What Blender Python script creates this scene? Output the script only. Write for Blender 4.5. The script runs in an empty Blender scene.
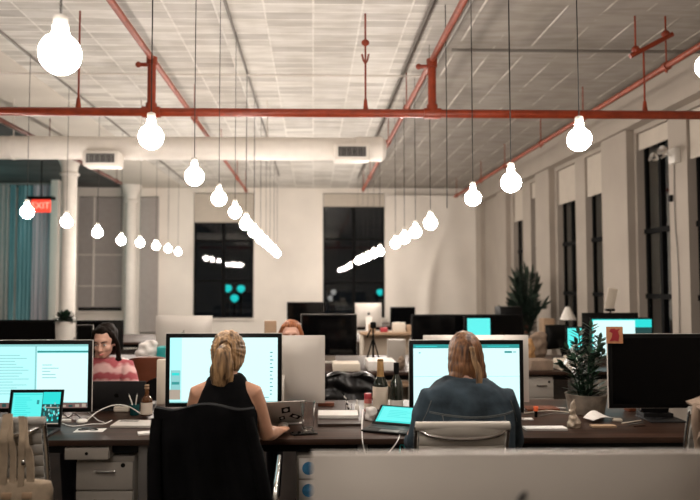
import bpy, bmesh, math, random
from mathutils import Vector, Matrix, Euler, noise
random.seed(7)
C = bpy.context.scene.collection
R = math.radians
PI = math.pi
# ------------------------------------------------------------------ camera
F = 680.0
CAM_H = 1.5
SHX = 0.0309
cam_d = bpy.data.cameras.new('camera')
cam = bpy.data.objects.new('camera', cam_d); C.objects.link(cam)
cam.location = (0, 0, CAM_H)
cam.rotation_euler = (R(90 + 2.86), 0, R(-1.3))
cam_d.sensor_width = 36; cam_d.lens = F / 700 * 36
cam_d.shift_x = SHX
cam_d.clip_start = 0.05
cam_d.dof.use_dof = True
cam_d.dof.focus_distance = 3.55
cam_d.dof.aperture_fstop = 1.9
bpy.context.scene.camera = cam
RM = cam.rotation_euler.to_matrix()

def P(px, py, Y):
    d = RM @ Vector(((px - 350 + 700 * SHX) / F, (250 - py) / F, -1))
    return Vector((0, 0, CAM_H)) + d * (Y / d.y)
def X(px, Y): return P(px, 284, Y).x
def Z(py, Y, px=313): return P(px, py, Y).z

# ------------------------------------------------------------------ materials
MATS = {}
def mat(name, col, rough=.6, metal=0, spec=.5, emit=None, es=0, trans=0, ior=1.45, alpha=1, noise_amt=0, noise_scale=8, bump=0, coat=0, sheen=0):
    if name in MATS: return MATS[name]
    m = bpy.data.materials.new(name); m.use_nodes = True
    nt = m.node_tree; b = nt.nodes['Principled BSDF']
    b.inputs['Base Color'].default_value = (*col, 1)
    b.inputs['Roughness'].default_value = rough
    b.inputs['Metallic'].default_value = metal
    b.inputs['Specular IOR Level'].default_value = spec
    b.inputs['Transmission Weight'].default_value = trans
    b.inputs['IOR'].default_value = ior
    b.inputs['Coat Weight'].default_value = coat
    b.inputs['Sheen Weight'].default_value = sheen
    if emit:
        b.inputs['Emission Color'].default_value = (*emit, 1); b.inputs['Emission Strength'].default_value = es
    if noise_amt or bump:
        tc = nt.nodes.new('ShaderNodeTexCoord'); n = nt.nodes.new('ShaderNodeTexNoise')
        n.inputs['Scale'].default_value = noise_scale; n.inputs['Detail'].default_value = 5
        nt.links.new(tc.outputs['Object'], n.inputs['Vector'])
        if noise_amt:
            r = nt.nodes.new('ShaderNodeValToRGB')
            r.color_ramp.elements[0].position = .3; r.color_ramp.elements[1].position = .7
            r.color_ramp.elements[0].color = (*[c * (1 - noise_amt) for c in col], 1)
            r.color_ramp.elements[1].color = (*[min(1, c * (1 + noise_amt)) for c in col], 1)
            nt.links.new(n.outputs['Fac'], r.inputs['Fac']); nt.links.new(r.outputs['Color'], b.inputs['Base Color'])
        if bump:
            bp = nt.nodes.new('ShaderNodeBump'); bp.inputs['Strength'].default_value = bump; bp.inputs['Distance'].default_value = .01
            nt.links.new(n.outputs['Fac'], bp.inputs['Height']); nt.links.new(bp.outputs['Normal'], b.inputs['Normal'])
    MATS[name] = m
    return m

def streak_mat(name, c1, c2, scale=(60, 60, 4), rough=.6, bump=.4, lo=.35, hi=.65, coords='Object'):
    m = bpy.data.materials.new(name); m.use_nodes = True
    nt = m.node_tree; b = nt.nodes['Principled BSDF']; b.inputs['Roughness'].default_value = rough
    tc = nt.nodes.new('ShaderNodeTexCoord'); mp = nt.nodes.new('ShaderNodeMapping'); mp.inputs['Scale'].default_value = scale
    n = nt.nodes.new('ShaderNodeTexNoise'); n.inputs['Scale'].default_value = 1; n.inputs['Detail'].default_value = 4
    r = nt.nodes.new('ShaderNodeValToRGB')
    r.color_ramp.elements[0].position = lo; r.color_ramp.elements[1].position = hi
    r.color_ramp.elements[0].color = (*c1, 1); r.color_ramp.elements[1].color = (*c2, 1)
    nt.links.new(tc.outputs[coords], mp.inputs['Vector']); nt.links.new(mp.outputs['Vector'], n.inputs['Vector'])
    nt.links.new(n.outputs['Fac'], r.inputs['Fac']); nt.links.new(r.outputs['Color'], b.inputs['Base Color'])
    bp = nt.nodes.new('ShaderNodeBump'); bp.inputs['Strength'].default_value = bump; bp.inputs['Distance'].default_value = .005
    nt.links.new(n.outputs['Fac'], bp.inputs['Height']); nt.links.new(bp.outputs['Normal'], b.inputs['Normal'])
    return m

def ceiling_mat():
    m = bpy.data.materials.new('ceiling_panels'); m.use_nodes = True
    nt = m.node_tree; N = nt.nodes; L = nt.links; b = N['Principled BSDF']; b.inputs['Roughness'].default_value = .6
    tc = N.new('ShaderNodeTexCoord')
    br = N.new('ShaderNodeTexBrick')
    br.inputs['Color1'].default_value = (.52, .49, .45, 1); br.inputs['Color2'].default_value = (.78, .75, .70, 1)
    br.inputs['Mortar'].default_value = (.86, .83, .78, 1)
    br.inputs['Scale'].default_value = 1; br.inputs['Brick Width'].default_value = .42; br.inputs['Row Height'].default_value = .17
    br.inputs['Mortar Size'].default_value = .011; br.offset = 0.0; br.inputs['Mortar Smooth'].default_value = .3
    L.new(tc.outputs['Object'], br.inputs['Vector'])
    # board lines running down the room
    mp = N.new('ShaderNodeMapping'); mp.inputs['Scale'].default_value = (3.0, .35, 1)
    L.new(tc.outputs['Object'], mp.inputs['Vector'])
    n = N.new('ShaderNodeTexNoise'); n.inputs['Scale'].default_value = 1.2; n.inputs['Detail'].default_value = 6
    L.new(mp.outputs['Vector'], n.inputs['Vector'])
    n2 = N.new('ShaderNodeTexNoise'); n2.inputs['Scale'].default_value = 4.5; n2.inputs['Detail'].default_value = 6
    mp2 = N.new('ShaderNodeMapping'); mp2.inputs['Scale'].default_value = (.55, 2.6, 1); L.new(tc.outputs['Object'], mp2.inputs['Vector']); L.new(mp2.outputs['Vector'], n2.inputs['Vector'])
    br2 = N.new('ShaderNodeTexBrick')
    br2.inputs['Color1'].default_value = (.30, .27, .24, 1); br2.inputs['Color2'].default_value = (.36, .325, .29, 1)  # right-hand boards toned down in colour for the dimmer light there
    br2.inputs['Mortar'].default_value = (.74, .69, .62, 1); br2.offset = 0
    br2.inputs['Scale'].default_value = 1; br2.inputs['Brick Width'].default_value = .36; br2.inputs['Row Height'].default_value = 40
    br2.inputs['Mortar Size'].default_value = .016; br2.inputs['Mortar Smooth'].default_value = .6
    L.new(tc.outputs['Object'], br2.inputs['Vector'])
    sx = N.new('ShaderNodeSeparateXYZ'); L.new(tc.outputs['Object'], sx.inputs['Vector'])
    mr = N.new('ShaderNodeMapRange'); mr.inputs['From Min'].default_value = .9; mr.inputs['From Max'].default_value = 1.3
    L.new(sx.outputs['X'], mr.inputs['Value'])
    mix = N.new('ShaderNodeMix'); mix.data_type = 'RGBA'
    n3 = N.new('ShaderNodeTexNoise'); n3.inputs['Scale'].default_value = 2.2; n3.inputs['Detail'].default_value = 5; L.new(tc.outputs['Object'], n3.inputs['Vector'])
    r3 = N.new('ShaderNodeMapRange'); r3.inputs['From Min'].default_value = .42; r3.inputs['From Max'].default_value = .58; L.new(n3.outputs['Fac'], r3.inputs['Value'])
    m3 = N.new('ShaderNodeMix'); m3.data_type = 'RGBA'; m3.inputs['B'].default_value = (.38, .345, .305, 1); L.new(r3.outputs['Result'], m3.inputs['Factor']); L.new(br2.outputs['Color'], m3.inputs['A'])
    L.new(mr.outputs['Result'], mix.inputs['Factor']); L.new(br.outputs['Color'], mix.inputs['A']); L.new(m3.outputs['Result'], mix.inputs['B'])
    mx = N.new('ShaderNodeMix'); mx.data_type = 'RGBA'; mx.blend_type = 'MULTIPLY'; mx.inputs['Factor'].default_value = .9
    rp = N.new('ShaderNodeValToRGB'); rp.color_ramp.elements[0].position = .35; rp.color_ramp.elements[0].color = (.90, .89, .87, 1)
    rp.color_ramp.elements[1].position = .62; rp.color_ramp.elements[1].color = (1, 1, 1, 1)
    L.new(n.outputs['Fac'], rp.inputs['Fac']); L.new(mix.outputs['Result'], mx.inputs['A']); L.new(rp.outputs['Color'], mx.inputs['B'])
    mx2 = N.new('ShaderNodeMix'); mx2.data_type = 'RGBA'; mx2.blend_type = 'MULTIPLY'; mx2.inputs['Factor'].default_value = .8
    rp2 = N.new('ShaderNodeValToRGB'); rp2.color_ramp.elements[0].position = .38; rp2.color_ramp.elements[0].color = (.76, .745, .71, 1)
    rp2.color_ramp.elements[1].position = .6; rp2.color_ramp.elements[1].color = (1, 1, 1, 1)
    L.new(n2.outputs['Fac'], rp2.inputs['Fac']); L.new(mx.outputs['Result'], mx2.inputs['A']); L.new(rp2.outputs['Color'], mx2.inputs['B'])
    L.new(mx2.outputs['Result'], b.inputs['Base Color'])
    bp = N.new('ShaderNodeBump'); bp.inputs['Strength'].default_value = .6; bp.inputs['Distance'].default_value = .03
    L.new(mix.outputs['Result'], bp.inputs['Height']); L.new(bp.outputs['Normal'], b.inputs['Normal'])
    return m

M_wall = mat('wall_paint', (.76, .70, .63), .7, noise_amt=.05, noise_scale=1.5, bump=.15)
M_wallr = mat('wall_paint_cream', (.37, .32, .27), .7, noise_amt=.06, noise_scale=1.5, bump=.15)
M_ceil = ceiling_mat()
M_ceil_dark = mat('dark_unlit_ceiling', (.075, .075, .07), .8, noise_amt=.3, noise_scale=2)  # dark ceiling, deepened in colour for the unlit left bay
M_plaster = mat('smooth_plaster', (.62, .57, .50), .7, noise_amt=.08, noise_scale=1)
M_floor = streak_mat('floor_boards', (.014, .010, .008), (.032, .023, .018), (3, .6, 1), .9, .1)
M_floor.node_tree.nodes['Principled BSDF'].inputs['Specular IOR Level'].default_value = .08
M_red = mat('red_paint', (.25, .036, .012), .38, noise_amt=.2, noise_scale=14)
M_redfar = mat('dull_red_paint', (.27, .055, .025), .5, noise_amt=.3, noise_scale=20)
M_duct = mat('white_duct', (.72, .67, .61), .5, noise_amt=.04)
M_grille = mat('grille_grey', (.16, .15, .14), .6)
M_white = mat('white_plastic', (.72, .68, .62), .45)
M_socket = mat('white_ceramic', (.80, .76, .70), .35)
M_bulb = mat('bulb_glow', (1, 1, 1), .3, emit=(1, .90, .81), es=178)
M_cord = mat('black_cord', (.02, .018, .016), .7)
M_cordw = mat('white_cable', (.75, .72, .68), .5)
M_conduit = mat('grey_conduit', (.22, .20, .18), .5, metal=.3)
M_black = mat('black_plastic', (.0035, .0035, .0035), .45, spec=.2)
M_blackm = mat('matt_black', (.004, .004, .004), .85, spec=.12)
M_screen = mat('dark_glass_screen', (.002, .002, .0022), .08, spec=.25)
M_alu = mat('brushed_aluminium', (.60, .555, .505), .45, metal=.2, noise_amt=.03, noise_scale=3)
M_alud = mat('dark_aluminium', (.03, .03, .032), .5, metal=.3, spec=.3)
M_chrome = mat('chrome', (.75, .74, .72), .12, metal=1)
M_chrome.node_tree.nodes['Principled BSDF'].inputs['Roughness'].default_value = .22
M_logo = mat('logo_dark', (.03, .03, .035), .2)
M_wood = streak_mat('dark_walnut_top', (.020, .010, .006), (.058, .029, .019), (2.2, 26, 1), .42, .12)
M_wood.node_tree.nodes['Principled BSDF'].inputs['Specular IOR Level'].default_value = .28
M_woode = mat('dark_edge_band', (.035, .02, .014), .5)
M_steel = mat('grey_steel', (.15, .14, .13), .5, metal=.3)
M_ped = mat('pedestal_white', (.36, .325, .285), .6, spec=.3)
M_frame = mat('dark_window_frame', (.004, .004, .004), .7, spec=.1)
M_pane = mat('window_glass', (.9, .95, .95), .02, trans=1, ior=1.45)
M_blind = mat('roller_blind_cream', (.50, .44, .37), .8, noise_amt=.04)
M_blindg = mat('roller_blind_grey', (.36, .33, .31), .8, noise_amt=.05)
M_skin = mat('skin', (.58, .30, .19), .5, noise_amt=.06, noise_scale=20)
M_skinp = mat('pale_skin', (.62, .36, .27), .5, noise_amt=.06, noise_scale=20)
M_blondehair = streak_mat('blonde_hair', (.055, .026, .012), (.52, .31, .145), (55, 55, 6), .5, .9)
M_brownhair = streak_mat('dark_brown_hair', (.005, .003, .002), (.014, .008, .005), (90, 90, 9), .7, .5)
M_brownhair.node_tree.nodes['Principled BSDF'].inputs['Specular IOR Level'].default_value = .12
M_redhair = streak_mat('red_hair', (.15, .04, .012), (.42, .14, .045), (90, 90, 9), .55, .6)
M_lbhair = streak_mat('light_brown_hair', (.06, .022, .009), (.30, .125, .042), (80, 80, 6), .5, .9)
M_blacktop = mat('black_jersey', (.003, .003, .0035), .9, spec=.1, noise_amt=.3, noise_scale=18, bump=.4)
M_jacket = mat('black_cloth', (.0035, .0035, .004), .9, spec=.1, noise_amt=.4, noise_scale=8, bump=.8)
M_denim = mat('denim_cloth', (.038, .056, .072), .85, spec=.2, noise_amt=.6, noise_scale=7, bump=1.0)
M_seam = mat('denim_seam', (.12, .13, .13), .8)
M_trouser = mat('dark_trousers', (.02, .02, .03), .8)
M_canvas = mat('tote_canvas', (.30, .23, .16), .85, noise_amt=.2, noise_scale=25, bump=.4)
M_greymesh = mat('grey_vinyl', (.34, .32, .29), .5, noise_amt=.08)
M_beigecloth = mat('beige_cloth', (.25, .18, .13), .85, noise_amt=.25, noise_scale=12, bump=.7)
M_paper = mat('white_paper', (.74, .70, .66), .7, noise_amt=.04, noise_scale=30)
M_leather = mat('brown_leather', (.15, .045, .02), .45, noise_amt=.3, noise_scale=5)
M_leaf = mat('dark_leaf', (.012, .035, .018), .4, noise_amt=.5, noise_scale=20)
M_palm = mat('palm_leaf', (.022, .038, .026), .5, noise_amt=.5, noise_scale=20)
M_pot = mat('stone_pot', (.20, .165, .13), .8, noise_amt=.35, noise_scale=18, bump=.8)
M_soil = mat('soil', (.02, .014, .01), .9)
M_amber = mat('amber_glass', (.16, .055, .015), .06, trans=.5, coat=.5)
M_label = mat('bottle_label', (.66, .58, .48), .7)
M_greenglass = mat('dark_bottle_glass', (.008, .012, .008), .08, coat=.6)
M_gold = mat('gold_foil', (.62, .38, .17), .35, metal=.7, noise_amt=.2, noise_scale=30)
M_glass = mat('clear_glass', (.97, .97, .97), .03, trans=1, ior=1.45)
M_redlid = mat('dark_red', (.35, .03, .04), .5)
M_orange = mat('orange_plastic', (.75, .13, .04), .5)
M_card = mat('card_orange', (.55, .25, .12), .7)
M_blue = mat('blue_print', (.05, .22, .42), .6, noise_amt=.4, noise_scale=30)
M_teal = mat('teal_plastic', (.02, .34, .34), .5)
M_teallitc = streak_mat('teal_lit_curtain_cloth', (.10, .24, .26), (.26, .46, .50), (14, 1, .5), .8, .3)  # teal light spill put into the cloth colour of pale curtains
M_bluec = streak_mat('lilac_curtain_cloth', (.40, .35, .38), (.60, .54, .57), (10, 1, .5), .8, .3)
M_brownbox = mat('cardboard', (.36, .24, .15), .8, noise_amt=.1)
M_eye = mat('eye_white', (.7, .68, .65), .3)
M_iris = mat('iris_dark', (.02, .012, .01), .2)
M_lip = mat('lip', (.42, .12, .10), .5)
M_exit = mat('exit_red_glow', (.6, .04, .02), .5, emit=(1, .07, .04), es=1.15)
M_exitletter = mat('exit_letter_glow', (.9, .4, .3), .5, emit=(1, .30, .22), es=1.6)
def scr(name, col, s): return mat(name, (.02, .02, .02), .3, emit=col, es=s)
S_main = scr('screen_cyan_white', (.50, 1, 1), 1.05)
S_white = scr('screen_near_white', (.70, 1, 1), 1.1)
S_bar = scr('screen_teal_bar', (.03, .42, .42), .75)
S_teal = scr('screen_teal', (.02, .80, .76), .95)
S_tealb = scr('screen_teal_light', (.12, .92, .88), 1.0)
S_dark = scr('screen_dark_teal', (.01, .10, .10), .6)
S_line = scr('screen_grey_line', (.35, .80, .80), .8)
S_dock = scr('screen_dock', (.35, .20, .18), .5)
S_dock2 = scr('screen_dock_pale', (.75, .62, .50), .6)

def sweater_mat():
    m = bpy.data.materials.new('pink_striped_knit'); m.use_nodes = True
    nt = m.node_tree; N = nt.nodes; L = nt.links; b = N['Principled BSDF']; b.inputs['Roughness'].default_value = .9
    tc = N.new('ShaderNodeTexCoord'); sp = N.new('ShaderNodeSeparateXYZ'); n = N.new('ShaderNodeTexNoise'); n.inputs['Scale'].default_value = 9
    L.new(tc.outputs['Object'], sp.inputs['Vector']); L.new(tc.outputs['Object'], n.inputs['Vector'])
    ma = N.new('ShaderNodeMath'); ma.operation = 'MULTIPLY_ADD'; ma.inputs[1].default_value = .14
    L.new(n.outputs['Fac'], ma.inputs[0]); L.new(sp.outputs['Z'], ma.inputs[2])
    ml = N.new('ShaderNodeMath'); ml.operation = 'MULTIPLY'; ml.inputs[1].default_value = 64
    L.new(ma.outputs[0], ml.inputs[0])
    sn = N.new('ShaderNodeMath'); sn.operation = 'SINE'; L.new(ml.outputs[0], sn.inputs[0])
    mr = N.new('ShaderNodeMapRange'); mr.inputs['From Min'].default_value = -1; L.new(sn.outputs[0], mr.inputs['Value'])
    r = N.new('ShaderNodeValToRGB'); r.color_ramp.elements[0].position = .25; r.color_ramp.elements[1].position = .8
    r.color_ramp.elements[0].color = (.40, .085, .10, 1); r.color_ramp.elements[1].color = (.70, .44, .42, 1)
    L.new(mr.outputs['Result'], r.inputs['Fac']); L.new(r.outputs['Color'], b.inputs['Base Color'])
    return m
M_sweater = sweater_mat()

# ------------------------------------------------------------------ mesh helpers
def new(): return bmesh.new()
def bx(bm, c, s, rot=None, bev=0, seg=2):
    r = bmesh.ops.create_cube(bm, size=1)
    vs = r['verts']
    for v in vs: v.co = Vector((v.co.x * s[0], v.co.y * s[1], v.co.z * s[2]))
    if bev:
        es = list({e for v in vs for e in v.link_edges})
        rr = bmesh.ops.bevel(bm, geom=es, offset=min(bev, min(s) * .49), segments=seg, affect='EDGES', profile=.5)
        vs = list({v for f in rr['faces'] for v in f.verts} | {v for v in vs if v.is_valid})
        vs = [v for v in vs if v.is_valid]
    Mx = Matrix.Translation(Vector(c)) @ (Euler(rot).to_matrix().to_4x4() if rot else Matrix())
    for v in vs: v.co = Mx @ v.co
    return vs
def b2(bm, x0, x1, y0, y1, z0, z1, bev=0):
    return bx(bm, ((x0 + x1) / 2, (y0 + y1) / 2, (z0 + z1) / 2), (abs(x1 - x0), abs(y1 - y0), abs(z1 - z0)), None, bev)
def tube(bm, pts, r, n=10, flat=None, caps=True):
    pts = [Vector(p) for p in pts]
    k = len(pts)
    rs = r if isinstance(r, (list, tuple)) else [r] * k
    up = None; rings = []
    for i, p in enumerate(pts):
        t = (pts[min(i + 1, k - 1)] - pts[max(i - 1, 0)]).normalized()
        if up is None:
            up = Vector((0, 0, 1)) if abs(t.z) < .9 else Vector((1, 0, 0))
        a = t.cross(up)
        if a.length < 1e-5: a = t.cross(Vector((0, 1, 0)))
        a.normalize(); b = a.cross(t).normalized(); up = b
        q = rs[i]; qa, qb = (q, q) if not isinstance(q, (tuple, list)) else q
        if flat: qb = qb * flat
        rings.append([bm.verts.new(p + a * math.cos(2 * PI * j / n) * qa + b * math.sin(2 * PI * j / n) * qb) for j in range(n)])
    for i in range(k - 1):
        for j in range(n):
            bm.faces.new((rings[i][j], rings[i][(j + 1) % n], rings[i + 1][(j + 1) % n], rings[i + 1][j]))
    if caps:
        bm.faces.new(rings[0][::-1]); bm.faces.new(rings[-1])
def smoothpts(pts, sub=6):
    pts = [Vector(p) for p in pts]; out = []
    for i in range(len(pts) - 1):
        p0 = pts[max(i - 1, 0)]; p1 = pts[i]; p2 = pts[i + 1]; p3 = pts[min(i + 2, len(pts) - 1)]
        for s in range(sub):
            t = s / sub
            out.append(.5 * ((2 * p1) + (-p0 + p2) * t + (2 * p0 - 5 * p1 + 4 * p2 - p3) * t * t + (-p0 + 3 * p1 - 3 * p2 + p3) * t ** 3))
    out.append(pts[-1]); return out
def lathe(bm, prof, c=(0, 0, 0), n=28, cap=True):
    rings = []
    for r, z in prof:
        rings.append([bm.verts.new((c[0] + max(r, 1e-4) * math.cos(2 * PI * j / n), c[1] + max(r, 1e-4) * math.sin(2 * PI * j / n), c[2] + z)) for j in range(n)])
    for i in range(len(rings) - 1):
        for j in range(n):
            bm.faces.new((rings[i][j], rings[i][(j + 1) % n], rings[i + 1][(j + 1) % n], rings[i + 1][j]))
    if cap: bm.faces.new(rings[0][::-1]); bm.faces.new(rings[-1])
def loft(bm, rings, n=28, p=2.0):
    rr = []
    for (cx, cy, cz, rx, ry) in rings:
        row = []
        for j in range(n):
            a = 2 * PI * j / n; ca, sa = math.cos(a), math.sin(a)
            row.append(bm.verts.new((cx + math.copysign(abs(ca) ** (2 / p), ca) * rx, cy + math.copysign(abs(sa) ** (2 / p), sa) * ry, cz)))
        rr.append(row)
    for i in range(len(rr) - 1):
        for j in range(n):
            bm.faces.new((rr[i][j], rr[i][(j + 1) % n], rr[i + 1][(j + 1) % n], rr[i + 1][j]))
    bm.faces.new(rr[0][::-1]); bm.faces.new(rr[-1])
def sph(bm, c, s, Mx=None, n=20):
    r = bmesh.ops.create_uvsphere(bm, u_segments=n, v_segments=max(8, n // 2 + 2), radius=1)
    if not isinstance(s, (tuple, list)): s = (s, s, s)
    for v in r['verts']:
        v.co = Vector((v.co.x * s[0] + c[0], v.co.y * s[1] + c[1], v.co.z * s[2] + c[2]))
        if Mx: v.co = Mx @ v.co
    return r['verts']
def prism(bm, outl, y0, y1):          # outline in x,z; extruded in y
    a = [bm.verts.new((x, y0, z)) for x, z in outl]; b = [bm.verts.new((x, y1, z)) for x, z in outl]
    bm.faces.new(a); bm.faces.new(b[::-1])
    k = len(outl)
    for i in range(k): bm.faces.new((a[(i + 1) % k], a[i], b[i], b[(i + 1) % k]))
def sheet(bm, f, nu, nv, th):         # f(u,v)->Vector : a cloth sheet with thickness
    g = [[f(i / nu, j / nv) for j in range(nv + 1)] for i in range(nu + 1)]
    A = [[None] * (nv + 1) for _ in range(nu + 1)]; B = [[None] * (nv + 1) for _ in range(nu + 1)]
    for i in range(nu + 1):
        for j in range(nv + 1):
            du = g[min(i + 1, nu)][j] - g[max(i - 1, 0)][j]; dv = g[i][min(j + 1, nv)] - g[i][max(j - 1, 0)]
            nn = du.cross(dv)
            nn = nn.normalized() if nn.length > 1e-9 else Vector((0, 1, 0))
            A[i][j] = bm.verts.new(g[i][j] + nn * th / 2); B[i][j] = bm.verts.new(g[i][j] - nn * th / 2)
    for i in range(nu):
        for j in range(nv):
            bm.faces.new((A[i][j], A[i + 1][j], A[i + 1][j + 1], A[i][j + 1]))
            bm.faces.new((B[i][j], B[i][j + 1], B[i + 1][j + 1], B[i + 1][j]))
    for i in range(nu):
        bm.faces.new((A[i][0], B[i][0], B[i + 1][0], A[i + 1][0])); bm.faces.new((A[i][nv], A[i + 1][nv], B[i + 1][nv], B[i][nv]))
    for j in range(nv):
        bm.faces.new((A[0][j], A[0][j + 1], B[0][j + 1], B[0][j])); bm.faces.new((A[nu][j], B[nu][j], B[nu][j + 1], A[nu][j + 1]))
def obj(name, bm, m, parent=None, smooth=True, loc=None, rot=None, label=None):
    bmesh.ops.recalc_face_normals(bm, faces=bm.faces[:])
    me = bpy.data.meshes.new(name); bm.to_mesh(me); bm.free()
    if isinstance(m, (list, tuple)):
        for q in m: me.materials.append(q)
    else: me.materials.append(m)
    if smooth:
        me.shade_smooth()
        try: me.set_sharp_from_angle(angle=R(38))
        except Exception: pass
    o = bpy.data.objects.new(name, me); C.objects.link(o)
    if parent: o.parent = parent
    if loc: o.location = loc
    if rot: o.rotation_euler = rot
    if label: o['label'] = label
    return o
def solid(name, bm, m, parent, voxel=.008, it=4, disp=None, label=None):
    o = obj(name, bm, m, None)
    rm = o.modifiers.new('r', 'REMESH'); rm.mode = 'VOXEL'; rm.voxel_size = voxel; rm.use_smooth_shade = True
    sm = o.modifiers.new('s', 'SMOOTH'); sm.iterations = it; sm.factor = .5
    dg = bpy.context.evaluated_depsgraph_get()
    me = bpy.data.meshes.new_from_object(o.evaluated_get(dg))
    o.modifiers.clear(); old = o.data; o.data = me; bpy.data.meshes.remove(old); me.name = name
    if disp:
        me.update()
        for v in me.vertices: v.co = v.co + v.normal * disp(v.co)
    me.shade_smooth(); o.parent = parent
    if label: o['label'] = label
    return o
def tag(o, label, cat, group=None, kind=None):
    o['label'] = label; o['category'] = cat
    if group: o['group'] = group
    if kind: o['kind'] = kind
    return o
def thing(name, label, cat, loc=(0, 0, 0), rz=0, group=None):
    o = bpy.data.objects.new(name, None); C.objects.link(o); o.location = loc; o.rotation_euler = (0, 0, rz)
    o.empty_display_size = .1
    return tag(o, label, cat, group)
def struct(name, bm, m, parent=None, smooth=False):
    o = obj(name, bm, m, parent, smooth)
    if not parent: o['kind'] = 'structure'
    return o
def copy_tree(o, parent=None):
    c = o.copy(); C.objects.link(c); c.parent = parent
    for ch in o.children: copy_tree(ch, c)
    return c

# ================================================================== THE ROOM
YF = 16.6; XR = 4.05; XL = -8.2; CH = 3.85; YB = -2.5; XM = -4.45; DT = .74
bm = new(); b2(bm, XL - .2, XR + .4, YB - .2, YF + .4, -.1, 0); struct('floor', bm, M_floor)
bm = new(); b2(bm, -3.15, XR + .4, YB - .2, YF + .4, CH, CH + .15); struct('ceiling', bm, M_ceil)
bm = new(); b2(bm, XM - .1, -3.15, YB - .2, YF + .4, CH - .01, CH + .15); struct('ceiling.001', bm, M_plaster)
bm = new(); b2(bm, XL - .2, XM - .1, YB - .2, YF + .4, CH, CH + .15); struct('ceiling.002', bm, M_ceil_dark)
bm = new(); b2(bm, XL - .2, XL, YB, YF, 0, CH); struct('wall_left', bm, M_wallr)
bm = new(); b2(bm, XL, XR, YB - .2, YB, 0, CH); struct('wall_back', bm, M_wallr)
# far wall with two window openings and three blinded ones
def wall_open(name, m, lo, hi, openings, zt, put):
    bm = new(); cur = lo
    for (a, b, z0, z1) in sorted(openings):
        put(bm, cur, a, 0, zt); put(bm, a, b, 0, z0); put(bm, a, b, z1, zt); cur = b
    put(bm, cur, hi, 0, zt)
    bmesh.ops.remove_doubles(bm, verts=bm.verts[:], dist=1e-5)
    return struct(name, bm, m)
fw1 = (X(193, YF), X(253.5, YF)); fw2 = (X(323, YF), X(385, YF))
ZB = Z(318, YF); ZT = Z(193, YF)
fw3 = (X(77, YF), X(122, YF)); fw4 = (X(139, YF), X(158, YF)); ZT3 = Z(197, YF)
def putf(bm, a, b, z0, z1):
    if b - a > .001 and z1 - z0 > .001: b2(bm, a, b, YF, YF + .3, z0, z1)
wall_open('wall_far', M_wall, XL, XR, [(*fw1, ZB, ZT), (*fw2, ZB, ZT), (*fw3, .85, ZT3), (*fw4, .3, ZT3)], CH, putf)
wn = 0
def far_window(a, b, zb, zt, blind_z, bars, cross, blind=M_blind):
    global wn; wn += 1
    bm = new(); t = .05; y0 = YF + .10; y1 = YF + .16
    b2(bm, a, b, y0, y1, zb, zb + t); b2(bm, a, b, y0, y1, zt - t, zt)
    b2(bm, a, a + t, y0, y1, zb, zt); b2(bm, b - t, b, y0, y1, zb, zt)
    for q in bars: b2(bm, q - .045, q + .045, y0 - .01, y1, zb, zt)
    for q in cross: b2(bm, a, b, y0 - .005, y1, q - .03, q + .03)
    w = struct('window_%d' % wn, bm, M_frame)
    bm = new(); b2(bm, a + .02, b - .02, y0 + .02, y0 + .03, zb + .02, zt - .02); obj('pane', bm, M_pane, w, False)
    bm = new(); b2(bm, a + .01, b - .01, YF + .02, YF + .035, blind_z, zt - .02)
    tube(bm, [(a + .01, YF + .03, blind_z), (b - .01, YF + .03, blind_z)], .015)
    obj('roller_blind', bm, blind, w)
    bm = new(); b2(bm, a - .06, b + .06, YF - .035, YF, zt, zt + .05); b2(bm, a - .04, b + .04, YF - .06, YF + .1, zb - .05, zb)
    obj('window_trim', bm, M_wall, w, False)
    return w
far_window(*fw1, ZB, ZT, Z(222, YF), [X(223, YF)], [Z(241, YF), Z(281, YF)])
far_window(*fw2, ZB, ZT, Z(206, YF), [X(354, YF)], [Z(239, YF), Z(283, YF)])
far_window(*fw3, .85, ZT3, .95, [X(92, YF)], [], M_blindg)
far_window(*fw4, .3, ZT3, .34, [], [], M_blindg)
bm = new()
for z_ in (Z(255, YF), Z(286, YF)): b2(bm, fw3[0], fw3[1], YF + .004, YF + .019, z_ - .012, z_ + .012)
b2(bm, X(93, YF) - .02, X(93, YF) + .02, YF + .002, YF + .019, .96, ZT3)
obj('shade_rib', bm, M_duct, bpy.data.objects['window_3'], False)
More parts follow.
